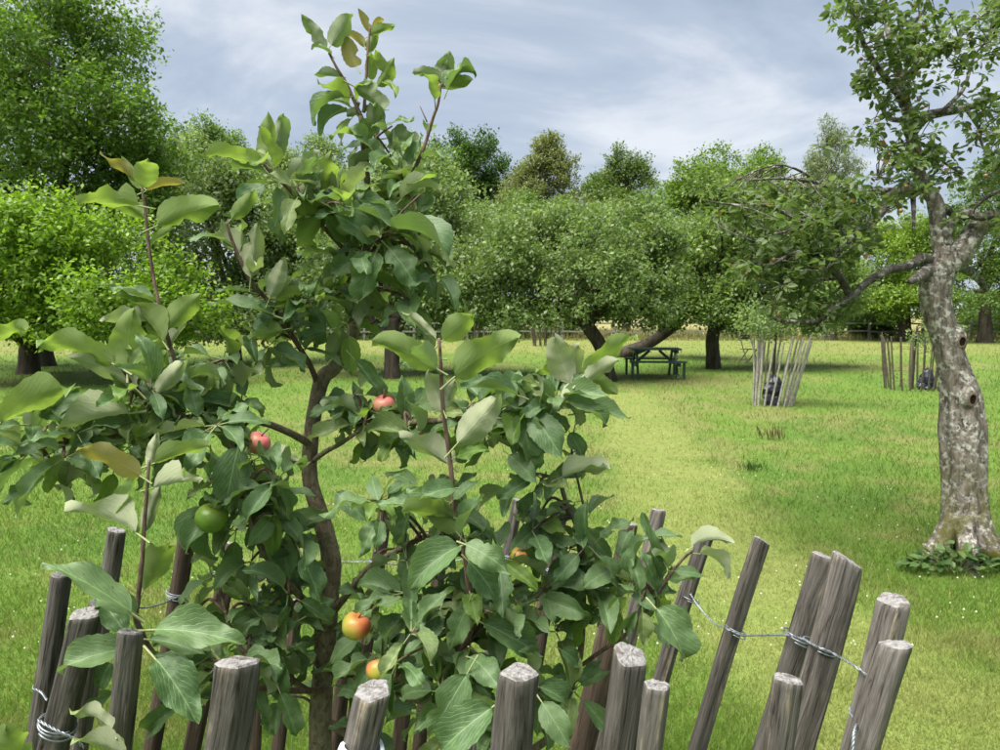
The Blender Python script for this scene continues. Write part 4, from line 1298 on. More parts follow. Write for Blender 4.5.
# ------------------------------------------------------------------ the young apple tree
def leaf_mesh(name, mat_, seed, arch, fold, wave, bite, wide, twist):
    """unit leaf: petiole foot at the origin, tip at (0,1,0), upper side +Z"""
    rnd = random.Random(seed)
    NL, NW = 16, 6
    pet = rnd.uniform(0.16, 0.24)
    LB = 1 - pet
    hw = 0.215 * wide
    ph = rnd.uniform(0, 6.28); fr = rnd.uniform(7, 12); ph2 = rnd.uniform(0, 6.28)
    bites = [(rnd.uniform(0.25, 0.85), rnd.choice((-1, 1)), rnd.uniform(0.06, 0.12), rnd.uniform(0.3, 0.65)) for _ in range(bite)]
    V, UV, Fc = [], [], []
    def prof(v):
        return (math.sin(math.pi * v ** 0.85) ** 0.72) * (1 - 0.10 * v) * (1 - max(0, v - 0.8) * 1.1) + 0.02 * (1 - v)
    for i in range(NL + 1):
        v = i / NL
        for j in range(NW + 1):
            s = (j / NW) * 2 - 1
            w = hw * prof(v)
            if i % 2 and abs(s) == 1: w *= 0.94
            for bv, bs, bw, bd in bites:
                if s * bs > 0 and abs(v - bv) < bw * 1.4: w *= 1 - bd * math.exp(-((v - bv) / bw) ** 2 * 2)
            x = s * w
            z = abs(s) ** 1.3 * w * fold * (1 - 0.3 * v)
            z += wave * abs(s) ** 2 * hw * math.sin(v * fr + ph + (1.3 if s > 0 else 0)) * (0.3 + v)
            z += 0.030 * math.sin(v * 28 - 5.0 * abs(s) + ph2) * abs(s) * (1.15 - abs(s)) * 4 * wave
            tw = twist * v * v
            x, z = x * math.cos(tw) - z * math.sin(tw), x * math.sin(tw) + z * math.cos(tw)
            V.append([x, pet + v * LB, z]); UV.append((0.5 + s * 0.5 * prof(v), v))
    for i in range(NL):
        for j in range(NW):
            a = i * (NW + 1) + j
            Fc.append((a, a + 1, a + NW + 2, a + NW + 1))
    # petiole
    n0 = len(V)
    for i in range(5):
        f = i / 4
        y = pet * 1.06 * f; r = 0.0135 * (1.15 - 0.35 * f)
        for k in range(4):
            a = k * math.pi / 2 + 0.78
            V.append([math.cos(a) * r, y, math.sin(a) * r - 0.009]); UV.append((0.5, 0.3))
    for i in range(4):
        for k in range(4):
            Fc.append((n0 + i * 4 + k, n0 + i * 4 + (k + 1) % 4, n0 + (i + 1) * 4 + (k + 1) % 4, n0 + (i + 1) * 4 + k))
    # bend along a circular arc that sags towards the tip
    out = []
    for x, y, z in V:
        if arch > 1e-3:
            t = arch * y * (0.45 + 0.55 * y)
            yy = 0; zz = 0; n = 8
            for q in range(n):
                yq = y * (q + 0.5) / n
                ang = 0.55 * arch - arch * yq * (0.45 + 0.55 * yq) * 1.5
                yy += y / n * math.cos(ang); zz += y / n * math.sin(ang)
            ang = 0.55 * arch - arch * y * (0.45 + 0.55 * y) * 1.5
            out.append(Vector((x, yy - math.sin(ang) * z, zz + math.cos(ang) * z)))
        else:
            out.append(Vector((x, y, z)))
    # normalise: tip to (0,1,0)
    tip = out[NL * (NW + 1) + NW // 2]
    q = Vector((tip.x, tip.y, tip.z)).rotation_difference(Vector((0, 1, 0)))
    sc = 1 / tip.length
    out = [(q @ p) * sc for p in out]
    me = bpy.data.meshes.new(name); me.from_pydata(out, [], Fc)
    uvl = me.uv_layers.new(name="leaf")
    for li, lp in enumerate(me.loops): uvl.data[li].uv = UV[lp.vertex_index]
    me.materials.append(mat_)
    me.materials.append(M_PET)
    me.polygons.foreach_set("material_index", [0] * (NL * NW) + [1] * 16)
    me.polygons.foreach_set("use_smooth", [True] * len(me.polygons))
    me.update()
    return me, np.array([list(p) for p in out]), Fc, UV

VAR = {}
for kind, mt in (("m", M_LEAF_M), ("y", M_LEAF_Y), ("p", M_LEAF_P), ("r", M_LEAF_R)):
    VAR[kind] = []
    for q in range(14 if kind == "m" else 8):
        rnd = random.Random(hash(kind) % 1 + q * 13 + ord(kind))
        VAR[kind].append(leaf_mesh("leaf", mt, q * 7 + ord(kind), rnd.uniform(0.1, 1.1), rnd.choice((0.2, 0.45, 0.75, 1.1)) * (1.2 if kind == "p" else 1),
                                   rnd.uniform(0.1, 0.5), (0, 0, 1, 2)[q % 4] if kind != "y" else (0, 0, 1)[q % 3], rnd.uniform(0.85, 1.12), rnd.uniform(-.5, .5)))

LEAVES = []     # (kind, variant, base, dir, normal, length, width scale, priority)
lr = np.random.default_rng(1234)
def add_leaf(kind, base, tip, nrm, wide=1.0, pri=0):
    d = tip - base
    LEAVES.append((kind, int(lr.integers(len(VAR[kind]))), base, d.normalized(), nrm, d.length, wide, pri))

UP = Vector((0, 0, 1))
def rosette(c, axis, n, kind, lmin, lmax, el0, el1, camw=0.25, pri=0, kinds=None):
    ph = lr.random() * 6.28
    axis = axis.normalized()
    nx = axis.cross(Vector((0.31, 0.9, 0.1))).normalized(); ny = axis.cross(nx)
    tocam = (Vector((0, 0, CAM_H)) - c).normalized()
    for i in range(n):
        a = ph + i * 2.4 + lr.normal() * 0.25
        el = el0 + (el1 - el0) * lr.random()
        d = (nx * math.cos(a) + ny * math.sin(a)) * math.cos(el) + axis * math.sin(el)
        d = (d + Vector(lr.normal(size=3) * 0.15)).normalized()
        L = lr.uniform(lmin, lmax)
        nrm = UP * 0.9 + tocam * camw + axis * 0.2 + Vector(lr.normal(size=3) * 0.35)
        kd = kind if not kinds else kinds[int(lr.integers(len(kinds)))]
        add_leaf(kd, c + d * 0.003, c + d * L, nrm, lr.uniform(0.74, 1.02), pri)

tree = empty("young_apple_tree", P(318, 760, 1.5) * 1.0, "young apple tree with glossy leaves and a few ripening apples inside the stakes", "tree")
tb = P(318, 760, 1.5); tb.z = 0
tree.location = tb

BR = []
def branch(px, r0, r1, mat_=M_YBARK, seg=10, per=6, name="branch", knob=0.12):
    n = len(px)
    pr = [(P(u, v, d), (r0 + (r1 - r0) * (k / (n - 1)) ** 0.9) * (0.8 if mat_ is M_SHOOT else 0.92)) for k, (u, v, d) in enumerate(px)]
    p_, r_ = catmull(pr, per)
    sd = random.random() * 50
    mb = MB()
    mb.tube(p_, r_, seg, lambda i, a, p: 1 + knob * mnoise.noise(Vector((math.cos(a) * 1.5 + sd, math.sin(a) * 1.5, i * 0.8))))
    mb.build(name, mat_, tree)
    BR.append((p_, r_))
    return p_

# trunk from the ground up
gpts = [(tb + Vector((0.01, 0, -0.1)), 0.030), (tb + Vector((0, 0, 0.25)), 0.025), (P(320, 750, 1.5), 0.0225), (P(323, 680, 1.5), 0.0215), (P(328, 600, 1.5), 0.021),
        (P(331, 560, 1.5), 0.020), (P(322, 520, 1.5), 0.0175), (P(310, 480, 1.5), 0.016), (P(311, 440, 1.5), 0.0155), (P(316, 405, 1.5), 0.015), (P(323, 378, 1.5), 0.0155), (P(336, 366, 1.5), 0.014),
        (P(352, 335, 1.5), 0.0125), (P(360, 300, 1.5), 0.0115), (P(365, 260, 1.5), 0.0105), (P(367, 210, 1.5), 0.009), (P(366, 170, 1.5), 0.0075), (P(364, 145, 1.5), 0.0068), (P(361, 116, 1.5), 0.005)]
p_, r_ = catmull(gpts, 6)
mb = MB(); mb.tube(p_, r_, 16, lambda i, a, p: 1 + 0.10 * mnoise.noise(Vector((math.cos(a) * 1.5, math.sin(a) * 1.5, p.z * 14))) + 0.05 * mnoise.noise(Vector((math.cos(a) * 5, math.sin(a) * 5, p.z * 50))))
mb.build("trunk", M_YBARK, tree); BR.append((p_, r_))

branch([(361, 116, 1.5), (347, 85, 1.49), (338, 70, 1.48), (329, 53, 1.48)], 0.005, 0.0028, M_SHOOT)
branch([(364, 112, 1.5), (366, 80, 1.52), (368, 50, 1.52), (370, 28, 1.53)], 0.0045, 0.0024, M_SHOOT)
branch([(366, 150, 1.5), (378, 136, 1.47), (392, 126, 1.44)], 0.004, 0.002, M_SHOOT)
s_right = branch([(367, 215, 1.5), (392, 205, 1.47), (411, 176, 1.45), (424, 147, 1.44), (433, 118, 1.44), (438, 104, 1.44), (441, 84, 1.44)], 0.006, 0.0028, M_SHOOT)
branch([(427, 122, 1.44), (420, 106, 1.44)], 0.0018, 0.001, M_SHOOT)
s_ul = branch([(364, 272, 1.5), (340, 245, 1.45), (312, 215, 1.4), (285, 185, 1.36), (270, 172, 1.34), (263, 163, 1.33)], 0.006, 0.0028, M_SHOOT)
branch([(375, 246, 1.46), (388, 228, 1.4), (402, 212, 1.36), (420, 195, 1.33)], 0.004, 0.002, M_SHOOT)
branch([(366, 262, 1.5), (374, 248, 1.47), (375, 246, 1.46)], 0.005, 0.004, M_SHOOT)
b_left = branch([(317, 384, 1.5), (310, 365, 1.46), (294, 339, 1.42), (273, 307, 1.38), (252, 283, 1.34), (241, 262, 1.32), (233, 243, 1.31), (226, 222, 1.3)], 0.0075, 0.003, M_SHOOT)
b_hr = branch([(316, 426, 1.5), (338, 422, 1.47), (355, 421, 1.45), (397, 423, 1.4), (446, 420, 1.35), (495, 416, 1.31), (515, 417, 1.29), (540, 409, 1.28), (564, 397, 1.27), (576, 384, 1.26)], 0.0085, 0.003)
b_hr2 = branch([(312, 462, 1.5), (325, 452, 1.45), (340, 444, 1.42), (355, 434, 1.40), (370, 425, 1.38)], 0.006, 0.0035)
b_hl = branch([(312, 446, 1.5), (296, 436, 1.46), (271, 425, 1.42), (250, 420, 1.4), (220, 415, 1.37), (185, 418, 1.34), (150, 428, 1.32), (110, 438, 1.3), (75, 441, 1.28), (45, 446, 1.27), (20, 455, 1.26)], 0.0085, 0.0035)
s_l1 = branch([(178, 419, 1.34), (166, 412, 1.31), (152, 411, 1.28), (140, 395, 1.25), (126, 375, 1.22), (121, 366, 1.21)], 0.0045, 0.0025, M_SHOOT)
s_l2 = branch([(195, 417, 1.35), (186, 390, 1.33), (172, 352, 1.31), (162, 315, 1.3), (154, 280, 1.3), (148, 240, 1.3), (145, 205, 1.3), (142, 190, 1.3)], 0.0055, 0.0028, M_SHOOT)
b_ll = branch([(322, 640, 1.5), (314, 614, 1.45), (298, 594, 1.4), (283, 577, 1.36), (262, 550, 1.32), (250, 520, 1.3), (245, 490, 1.29)], 0.010, 0.004)
s_ll = branch([(330, 690, 1.5), (280, 690, 1.35), (220, 680, 1.25), (165, 665, 1.19), (138, 625, 1.16), (138, 600, 1.15), (142, 560, 1.14), (144, 530, 1.14), (147, 490, 1.13), (149, 460, 1.13)], 0.008, 0.0028, M_SHOOT)
b_lr = branch([(333, 612, 1.5), (345, 597, 1.46), (369, 568, 1.42), (395, 552, 1.38), (418, 540, 1.35), (440, 532, 1.33)], 0.009, 0.004)
s_c = branch([(326, 670, 1.5), (370, 680, 1.4), (430, 670, 1.3), (466, 640, 1.24), (469, 590, 1.21), (462, 540, 1.2), (455, 511, 1.2), (450, 460, 1.19), (443, 407, 1.18), (441, 369, 1.18), (439, 338, 1.18)], 0.009, 0.003, M_SHOOT)
b_r1 = branch([(324, 720, 1.5), (400, 760, 1.45), (480, 770, 1.42), (540, 745, 1.4), (556, 722, 1.39), (570, 690, 1.38), (580, 655, 1.37), (583, 610, 1.36), (583, 560, 1.35), (578, 530, 1.34), (566, 502, 1.33), (560, 480, 1.32)], 0.010, 0.004)
b_r2 = branch([(578, 668, 1.375), (600, 652, 1.34), (624, 636, 1.3), (644, 614, 1.27), (655, 598, 1.25), (668, 578, 1.23), (682, 560, 1.22), (692, 551, 1.21)], 0.005, 0.0025, M_SHOOT)
b_r3 = branch([(583, 560, 1.35), (578, 545, 1.33), (585, 520, 1.31), (580, 490, 1.29), (572, 455, 1.28), (574, 430, 1.28)], 0.004, 0.002, M_SHOOT)
b_c2 = branch([(325, 660, 1.5), (380, 690, 1.42), (430, 700, 1.36), (440, 670, 1.33), (425, 640, 1.31), (418, 610, 1.3)], 0.008, 0.004)
b_l3 = branch([(322, 700, 1.5), (290, 680, 1.42), (262, 670, 1.36), (235, 640, 1.33), (225, 610, 1.32)], 0.007, 0.003)

# leaf clusters spread along the branches (px ellipse, number, distance range)
cloud_pts = [(p, r) for p_, r_ in BR for p, r in zip(p_, r_) if p.z > 0.75]
REG = [
    (70, 452, 75, 32, 12, 1.22, 1.42), (165, 430, 60, 34, 11, 1.24, 1.42), (215, 385, 55, 38, 9, 1.28, 1.45), (255, 480, 48, 46, 11, 1.25, 1.42),
    (160, 395, 45, 28, 6, 1.22, 1.36),
    (250, 610, 55, 60, 10, 1.28, 1.48), (300, 660, 45, 55, 7, 1.30, 1.55), (205, 690, 45, 40, 5, 1.15, 1.40), (285, 560, 40, 36, 6, 1.35, 1.50),
    (400, 575, 60, 50, 9, 1.25, 1.48), (445, 640, 60, 55, 12, 1.18, 1.42), (395, 690, 55, 50, 8, 1.2, 1.5), (500, 600, 50, 60, 8, 1.2, 1.4), (480, 710, 50, 35, 7, 1.12, 1.3),
    (575, 600, 40, 60, 8, 1.3, 1.42), (560, 520, 40, 30, 4, 1.26, 1.4), (640, 600, 30, 25, 3, 1.22, 1.32), (600, 560, 30, 30, 3, 1.28, 1.4), (555, 690, 25, 35, 3, 1.3, 1.42),
    (405, 420, 60, 22, 8, 1.32, 1.48), (480, 425, 40, 20, 4, 1.26, 1.38), (555, 410, 36, 28, 5, 1.22, 1.34), (430, 505, 55, 22, 5, 1.2, 1.4), (355, 410, 35, 22, 4, 1.4, 1.5),
    (375, 225, 48, 48, 14, 1.4, 1.56), (335, 205, 34, 30, 5, 1.36, 1.5), (320, 300, 42, 40, 7, 1.36, 1.52), (385, 290, 32, 36, 6, 1.42, 1.56), (415, 260, 25, 30, 4, 1.4, 1.5),
    (372, 165, 26, 26, 5, 1.44, 1.54), (365, 115, 18, 20, 2, 1.46, 1.52), (285, 185, 30, 22, 3, 1.33, 1.42), (275, 330, 36, 30, 5, 1.36, 1.46), (345, 500, 34, 24, 4, 1.4, 1.5),
    (230, 545, 26, 30, 3, 1.28, 1.36), (360, 640, 30, 34, 4, 1.36, 1.5), (520, 480, 22, 22, 2, 1.24, 1.32),
]
TU = [(365, 330), (400, 316), (440, 311), (480, 310), (520, 322), (560, 331), (600, 328), (680, 323), (770, 319)]
def trunk_u(v):
    return float(np.interp(v, [t[0] for t in TU], [t[1] for t in TU]))
for (cu, cv, ru, rv, n, d0, d1) in REG:
    for k in range(max(1, round(n * (0.74 if cv < 400 else 0.98)))):
        a = lr.random() * 6.283; q = math.sqrt(lr.random())
        c = P(cu + ru * q * math.cos(a), cv + rv * q * math.sin(a), lr.uniform(d0, d1))
        cu_, cv_ = project(c)
        if cv_ > 365 and abs(cu_ - trunk_u(cv_)) < 28 and depth_of(c) < 1.52: continue
        bp, br_ = min(cloud_pts, key=lambda x: (x[0] - c).length)
        dv = c - bp; dl = dv.length
        if dl > 0.16: c = bp + dv * (0.16 / dl) * lr.uniform(0.9, 1.3); dv = c - bp; dl = dv.length
        if dl > 0.012:
            m = bp.lerp(c, 0.5) + Vector((0, 0, 0.015)) + Vector(lr.normal(size=3) * 0.006)
            pp, rr2 = catmull([(bp, 0.0034), (m, 0.0028), (c, 0.0022)], 4)
            mb = MB(); mb.tube(pp, rr2, 6); mb.build("twig", M_SHOOT, tree)
        ax = (dv.normalized() * 0.7 + UP * 0.5) if dl > 1e-4 else UP
        high = cv < 330
        rosette(c, ax, int(lr.integers(4, 8)), "m", 0.066, 0.110, -0.9, 0.4, 0.55, kinds="mmmmmymmp" if not high else "mmmyp")

# shoots carrying single leaves
def shoot_leaves(path, f0, step, kind, lmin, lmax, el0, el1, kinds=None):
    ln = 0; last = 0; ph = lr.random() * 6.28
    tot = sum((b_ - a_).length for a_, b_ in zip(path[:-1], path[1:]))
    for a_, b_ in zip(path[:-1], path[1:]):
        ln += (b_ - a_).length
        if ln > f0 * tot and ln - last > step:
            last = ln; ph += 2.4
            ax = (b_ - a_).normalized()
            nx = ax.cross(Vector((0.3, 0.9, 0.1))).normalized(); ny = ax.cross(nx)
            el = lr.uniform(el0, el1)
            d = (nx * math.cos(ph) + ny * math.sin(ph)) * math.cos(el) + ax * math.sin(el)
            kd = kind if not kinds else kinds[int(lr.integers(len(kinds)))]
            add_leaf(kd, b_, b_ + d * lr.uniform(lmin, lmax), UP + Vector(lr.normal(size=3) * 0.3), lr.uniform(0.85, 1.1), 0)
shoot_leaves(b_left, 0.12, 0.032, "m", 0.07, 0.10, 0.1, 0.8, "mmyp")
shoot_leaves(s_ul, 0.15, 0.035, "m", 0.08, 0.11, 0.0, 0.7, "mmy")
shoot_leaves(s_right, 0.1, 0.05, "m", 0.06, 0.09, 0.0, 0.7, "mmy")
shoot_leaves(s_l1, 0.2, 0.035, "y", 0.07, 0.10, 0.1, 0.7, "mpy")
shoot_leaves(b_r2, 0.2, 0.05, "m", 0.06, 0.085, 0.0, 0.7, "mmp")
shoot_leaves(b_r3, 0.2, 0.035, "m", 0.07, 0.10, -0.3, 0.6, "mmp")
shoot_leaves(s_c, 0.55, 0.06, "m", 0.07, 0.10, -0.2, 0.6, "mmmy")

# leaves read one by one from the photograph: foot px, tip px, distance, kind, width, normal hint
# hint u: upper side up, c: upper side to the viewer, b: underside to the viewer, s: edge of the frame side-on
L1 = [
    (329, 52, 301, 14, 1.48, 'm', .8, 'b'), (331, 45, 353, 12, 1.48, 'm', .9, 'b'), (358, 68, 344, 32, 1.50, 'r', 1.0, 'b'), (329, 56, 311, 48, 1.47, 'm', .9, 'u'),
    (340, 77, 314, 75, 1.48, 'm', .9, 'b'), (371, 32, 358, 8, 1.52, 'r', .7, 'b'), (370, 36, 395, 26, 1.52, 'y', .8, 'b'), (368, 50, 378, 29, 1.52, 'y', .9, 'b'), (372, 28, 384, 19, 1.52, 'r', .7, 'b'),
    (372, 82, 371, 51, 1.52, 'y', .8, 'b'), (387, 72, 375, 49, 1.51, 'y', .9, 'b'), (376, 88, 394, 58, 1.51, 'y', .8, 'b'), (383, 84, 397, 96, 1.51, 'y', .8, 'u'), (362, 46, 341, 32, 1.52, 'r', .8, 'b'),
    (348, 84, 384, 110, 1.46, 'm', 1.1, 'b'), (348, 100, 314, 126, 1.48, 'm', 1.0, 'u'), (360, 112, 346, 116, 1.49, 'm', 1.2, 'b'), (361, 116, 372, 142, 1.46, 'm', 1.2, 'c'),
    (386, 140, 417, 146, 1.45, 'm', 1.2, 'b'), (386, 128, 414, 120, 1.45, 'm', .8, 'u'), (440, 82, 412, 73, 1.44, 'm', .8, 'b'), (440, 82, 450, 51, 1.44, 'm', 1.2, 'b'),
    (443, 88, 473, 80, 1.43, 'y', .9, 'b'), (448, 95, 476, 71, 1.43, 'm', 1.0, 'u'), (440, 86, 447, 60, 1.45, 'm', 1.0, 'b'),
    (268, 165, 268, 111, 1.34, 'y', .8, 'b'), (270, 165, 284, 113, 1.35, 'm', .8, 'b'), (266, 168, 205, 155, 1.33, 'y', .95, 'b'), (275, 176, 290, 200, 1.36, 'm', 1.0, 'u'), (285, 185, 320, 150, 1.36, 'm', .9, 'b'),
    (325, 212, 271, 195, 1.38, 'p', 1.0, 'b'), (324, 214, 272, 215, 1.38, 'y', 1.0, 'b'), (320, 216, 297, 248, 1.38, 'y', 1.1, 'b'), (316, 195, 330, 155, 1.40, 'y', .9, 'b'),
    # upright shoot at the left
    (146, 208, 78, 204, 1.28, 'y', .95, 'b'), (146, 218, 100, 193, 1.31, 'y', .8, 'b'), (143, 192, 148, 158, 1.28, 'y', 1.2, 'b'), (141, 186, 99, 154, 1.30, 'r', .55, 'b'), (144, 193, 185, 184, 1.30, 'r', .7, 'b'),
    (149, 230, 216, 205, 1.28, 'y', .9, 'b'), (141, 188, 122, 156, 1.3, 'y', .6, 'b'), (151, 245, 176, 227, 1.33, 'y', .5, 'b'), (160, 306, 110, 287, 1.30, 'm', 1.0, 'u'), (166, 330, 200, 294, 1.28, 'y', 1.1, 'b'),
    (164, 322, 102, 322, 1.29, 'p', .9, 'b'), (162, 312, 116, 296, 1.31, 'y', .9, 'b'), (165, 345, 128, 300, 1.27, 'y', 1.1, 'b'), (169, 350, 150, 325, 1.33, 'y', .8, 'b'), (170, 345, 186, 322, 1.33, 'p', .8, 'b'),
    # left shoot with torn leaves
    (125, 372, 36, 340, 1.20, 'y', .75, 'b'), (128, 376, 134, 310, 1.20, 'y', 1.1, 'b'), (140, 396, 68, 358, 1.21, 'p', .95, 'b'), (-8, 430, 72, 388, 1.18, 'y', .85, 'b'), (-20, 348, 25, 331, 1.2, 'y', .8, 'b'),
    (140, 412, 56, 428, 1.20, 'p', .95, 'b'), (150, 402, 186, 360, 1.22, 'p', .7, 'b'), (145, 398, 110, 388, 1.25, 'm', 1.0, 'u'), (155, 410, 200, 390, 1.26, 'm', 1.0, 'u'), (150, 396, 165, 355, 1.28, 'y', 1.0, 'b'),
    # lower left upright shoot
    (145, 480, 78, 447, 1.11, 'r', .8, 'b'), (148, 466, 210, 446, 1.12, 'y', .75, 'b'), (148, 466, 156, 434, 1.13, 'p', .7, 'b'), (147, 490, 202, 480, 1.12, 'p', .85, 'b'), (143, 540, 64, 512, 1.11, 'p', .75, 'b'),
    (146, 470, 120, 520, 1.15, 'y', .7, 'u'), (143, 538, 160, 485, 1.16, 'p', .6, 'b'), (138, 618, 42, 562, 1.09, 'm', .75, 'u'), (136, 614, 100, 595, 1.13, 'm', 1.0, 'c'), (138, 604, 170, 540, 1.15, 'y', .7, 'b'),
    (132, 650, 57, 672, 1.13, 'm', .95, 'c'), (128, 640, 96, 598, 1.14, 'm', .9, 'c'), (140, 632, 243, 645, 1.10, 'm', .85, 'c'), (148, 652, 196, 722, 1.08, 'm', 1.05, 'c'), (145, 640, 205, 655, 1.14, 'm', .9, 'c'),
    (110, 665, 100, 690, 1.2, 'm', 1.2, 'c'), (115, 690, 90, 715, 1.2, 'm', 1.1, 'c'), (110, 735, 70, 712, 1.05, 'p', .7, 'b'), (130, 760, 72, 740, 1.05, 'p', .9, 'b'), (30, 775, 5, 730, .98, 'y', .9, 'b'),
    # centre shoot
    (441, 372, 372, 340, 1.16, 'y', .95, 'b'), (440, 344, 475, 314, 1.17, 'y', 1.1, 'b'), (446, 386, 519, 338, 1.15, 'y', .95, 'b'), (438, 342, 402, 312, 1.19, 'p', .4, 'b'), (444, 412, 428, 372, 1.16, 'p', 1.1, 'b'),
    (450, 452, 500, 394, 1.15, 'p', .95, 'b'), (443, 410, 455, 380, 1.18, 'p', 1.2, 'b'), (440, 360, 400, 365, 1.22, 'm', 1.0, 'c'), (452, 468, 400, 438, 1.19, 'p', .8, 'b'), (522, 398, 460, 388, 1.22, 'm', .8, 'u'),
    (453, 490, 418, 500, 1.16, 'm', 1.0, 'c'), (455, 500, 480, 480, 1.18, 'm', .8, 'u'), (462, 538, 425, 495, 1.17, 'y', 1.0, 'b'), (462, 538, 485, 495, 1.17, 'm', .9, 'u'), (463, 545, 508, 572, 1.14, 'm', 1.15, 'c'),
    (462, 548, 410, 590, 1.14, 'm', 1.0, 'c'), (466, 560, 495, 598, 1.15, 'm', 1.2, 'c'), (458, 520, 402, 512, 1.18, 'y', .9, 'b'), (465, 425, 486, 448, 1.26, 'm', .9, 'c'),
    # right hand tip
    (578, 384, 637, 335, 1.24, 'y', .75, 'b'), (572, 388, 555, 338, 1.25, 'p', 1.0, 'b'), (585, 382, 620, 360, 1.24, 'p', 1.0, 'b'), (560, 402, 594, 385, 1.24, 'p', 1.2, 'b'), (588, 380, 617, 394, 1.26, 'y', .9, 'b'),
    (575, 415, 630, 419, 1.24, 'm', .95, 'u'), (530, 412, 562, 458, 1.24, 'm', 1.2, 'c'), (558, 480, 610, 469, 1.24, 'p', .85, 'b'), (508, 455, 537, 484, 1.24, 'm', 1.0, 'c'), (535, 478, 498, 500, 1.24, 'm', .8, 'c'),
    (522, 414, 530, 460, 1.25, 'm', 1.1, 'c'), (574, 390, 536, 368, 1.27, 'y', .9, 'b'), (572, 384, 578, 345, 1.27, 'p', 1.0, 'b'), (568, 430, 585, 460, 1.27, 'm', 1.0, 'c'), (548, 402, 532, 385, 1.26, 'p', 1.0, 'b'),
    (692, 551, 733, 543, 1.2, 'p', .8, 'b'), (660, 592, 642, 512, 1.24, 'm', .3, 'u'), (676, 570, 656, 535, 1.22, 'p', .7, 'b'), (650, 604, 683, 662, 1.2, 'm', 1.15, 'c'), (674, 572, 704, 576, 1.21, 'm', .8, 'c'), (650, 540, 682, 538, 1.25, 'm', .7, 'u'),
    (656, 600, 640, 550, 1.24, 'm', .9, 'c'), (600, 540, 634, 520, 1.3, 'm', .9, 'u'),
    # lower middle
    (497, 705, 438, 756, 1.08, 'm', 1.0, 'c'), (474, 662, 428, 738, 1.10, 'm', .95, 'c'), (536, 688, 566, 708, 1.2, 'm', 1.1, 'c'), (298, 548, 321, 604, 1.3, 'm', .9, 'c'), (362, 636, 331, 664, 1.36, 'm', 1.0, 'c'),
    (334, 492, 367, 522, 1.38, 'm', .95, 'c'), (428, 508, 376, 504, 1.2, 'm', .9, 'u'), (300, 620, 256, 647, 1.34, 'm', .9, 'c'), (278, 688, 297, 737, 1.3, 'm', .95, 'c'), (283, 546, 290, 580, 1.34, 'm', 1.2, 'c'),
    (470, 660, 500, 690, 1.15, 'm', 1.1, 'c'), (540, 700, 570, 748, 1.15, 'm', 1.1, 'c'), (384, 645, 420, 672, 1.3, 'm', .9, 'c'), (312, 665, 290, 645, 1.35, 'm', .8, 'u'), (475, 620, 540, 655, 1.18, 'm', 1.0, 'c'),
    (440, 610, 425, 650, 1.22, 'm', 1.0, 'c'), (560, 650, 578, 665, 1.26, 'm', .9, 'c'), (470, 600, 450, 650, 1.16, 'm', .9, 'c'), (240, 440, 225, 510, 1.26, 'm', 1.1, 'c'), (255, 455, 302, 462, 1.3, 'p', .8, 'b'),
    (300, 350, 348, 372, 1.42, 'm', .8, 'u'), (350, 355, 385, 402, 1.42, 'm', .6, 'c'), (330, 330, 300, 340, 1.4, 'm', 1.0, 'c'), (400, 205, 440, 190, 1.38, 'p', 1.0, 'b'), (385, 235, 450, 265, 1.38, 'm', .9, 'u'),
    (375, 245, 335, 215, 1.38, 'm', 1.0, 'c'), (378, 250, 362, 300, 1.38, 'm', 1.1, 'c'), (385, 245, 418, 290, 1.38, 'm', 1.1, 'c'), (350, 245, 325, 215, 1.42, 'm', 1.2, 'c'), (368, 255, 330, 275, 1.42, 'm', 1.2, 'c'),
    (246, 268, 206, 234, 1.3, 'p', .8, 'b'), (236, 250, 222, 220, 1.31, 'p', .8, 'b'), (250, 285, 257, 222, 1.3, 'p', .8, 'b'), (268, 302, 285, 256, 1.31, 'p', .8, 'b'), (280, 318, 208, 302, 1.32, 'm', .8, 'u'), (285, 330, 250, 340, 1.33, 'y', 1.0, 'b'), (275, 300, 305, 290, 1.34, 'y', .9, 'b'),
    (308, 300, 335, 290, 1.36, 'm', .9, 'u'), (300, 280, 318, 255, 1.38, 'm', .6, 'u'),
]
for (bu, bv, tu, tv, d, kd, wd, hint) in L1:
    dd = lr.normal() * 0.018
    A_, B_ = P(bu, bv, d + 0.01), P(tu, tv, d + dd)
    ax = (B_ - A_).normalized()
    tocam = (Vector((0, 0, CAM_H)) - (A_ + B_) / 2).normalized()
    if hint == 'u': nrm = UP * 1.0 + tocam * 0.35
    elif hint == 'c': nrm = tocam * 0.9 + UP * 0.6
    else: nrm = UP * 0.55 - tocam * 0.75 if abs(ax.z) < 0.75 else -tocam
    nrm = nrm + Vector(lr.normal(size=3) * 0.16)
    add_leaf(kd, A_ - ax * 0.012, B_, nrm, wd * 1.08, 1)

# the largest 300 as leaves of their own, the rest as one mass
def leaf_matrix(base, d, nrm, L, wide):
    n = nrm - d * nrm.dot(d)
    n = n.normalized() if n.length > 1e-4 else d.orthogonal().normalized()
    x = d.cross(n)
    m = Matrix((x * (L * wide), d * L, n * L)).transposed().to_4x4()
    m.translation = base
    return m
def shown(lf):
    c = lf[2] + lf[3] * lf[5] * 0.5
    dp = depth_of(c); u, v = project(c)
    inside = -20 < u < 1020 and -20 < v < 770
    return (lf[5] / dp) * (1.6 if lf[7] else 1.0) * (1 if inside else 0.01) / (dp * dp)
LEAVES.sort(key=shown, reverse=True)
for lf in LEAVES[:300]:
    kd, vi, base, d, nrm, L, wide, _ = lf
    o = link("leaf", VAR[kd][vi][0], tree)
    o.matrix_local = Matrix.Translation(-tb) @ leaf_matrix(base, d, nrm, L, wide)
kinds = {}
for lf in LEAVES[300:]: kinds.setdefault(lf[0], []).append(lf)
me = bpy.data.meshes.new("leaf_mass")
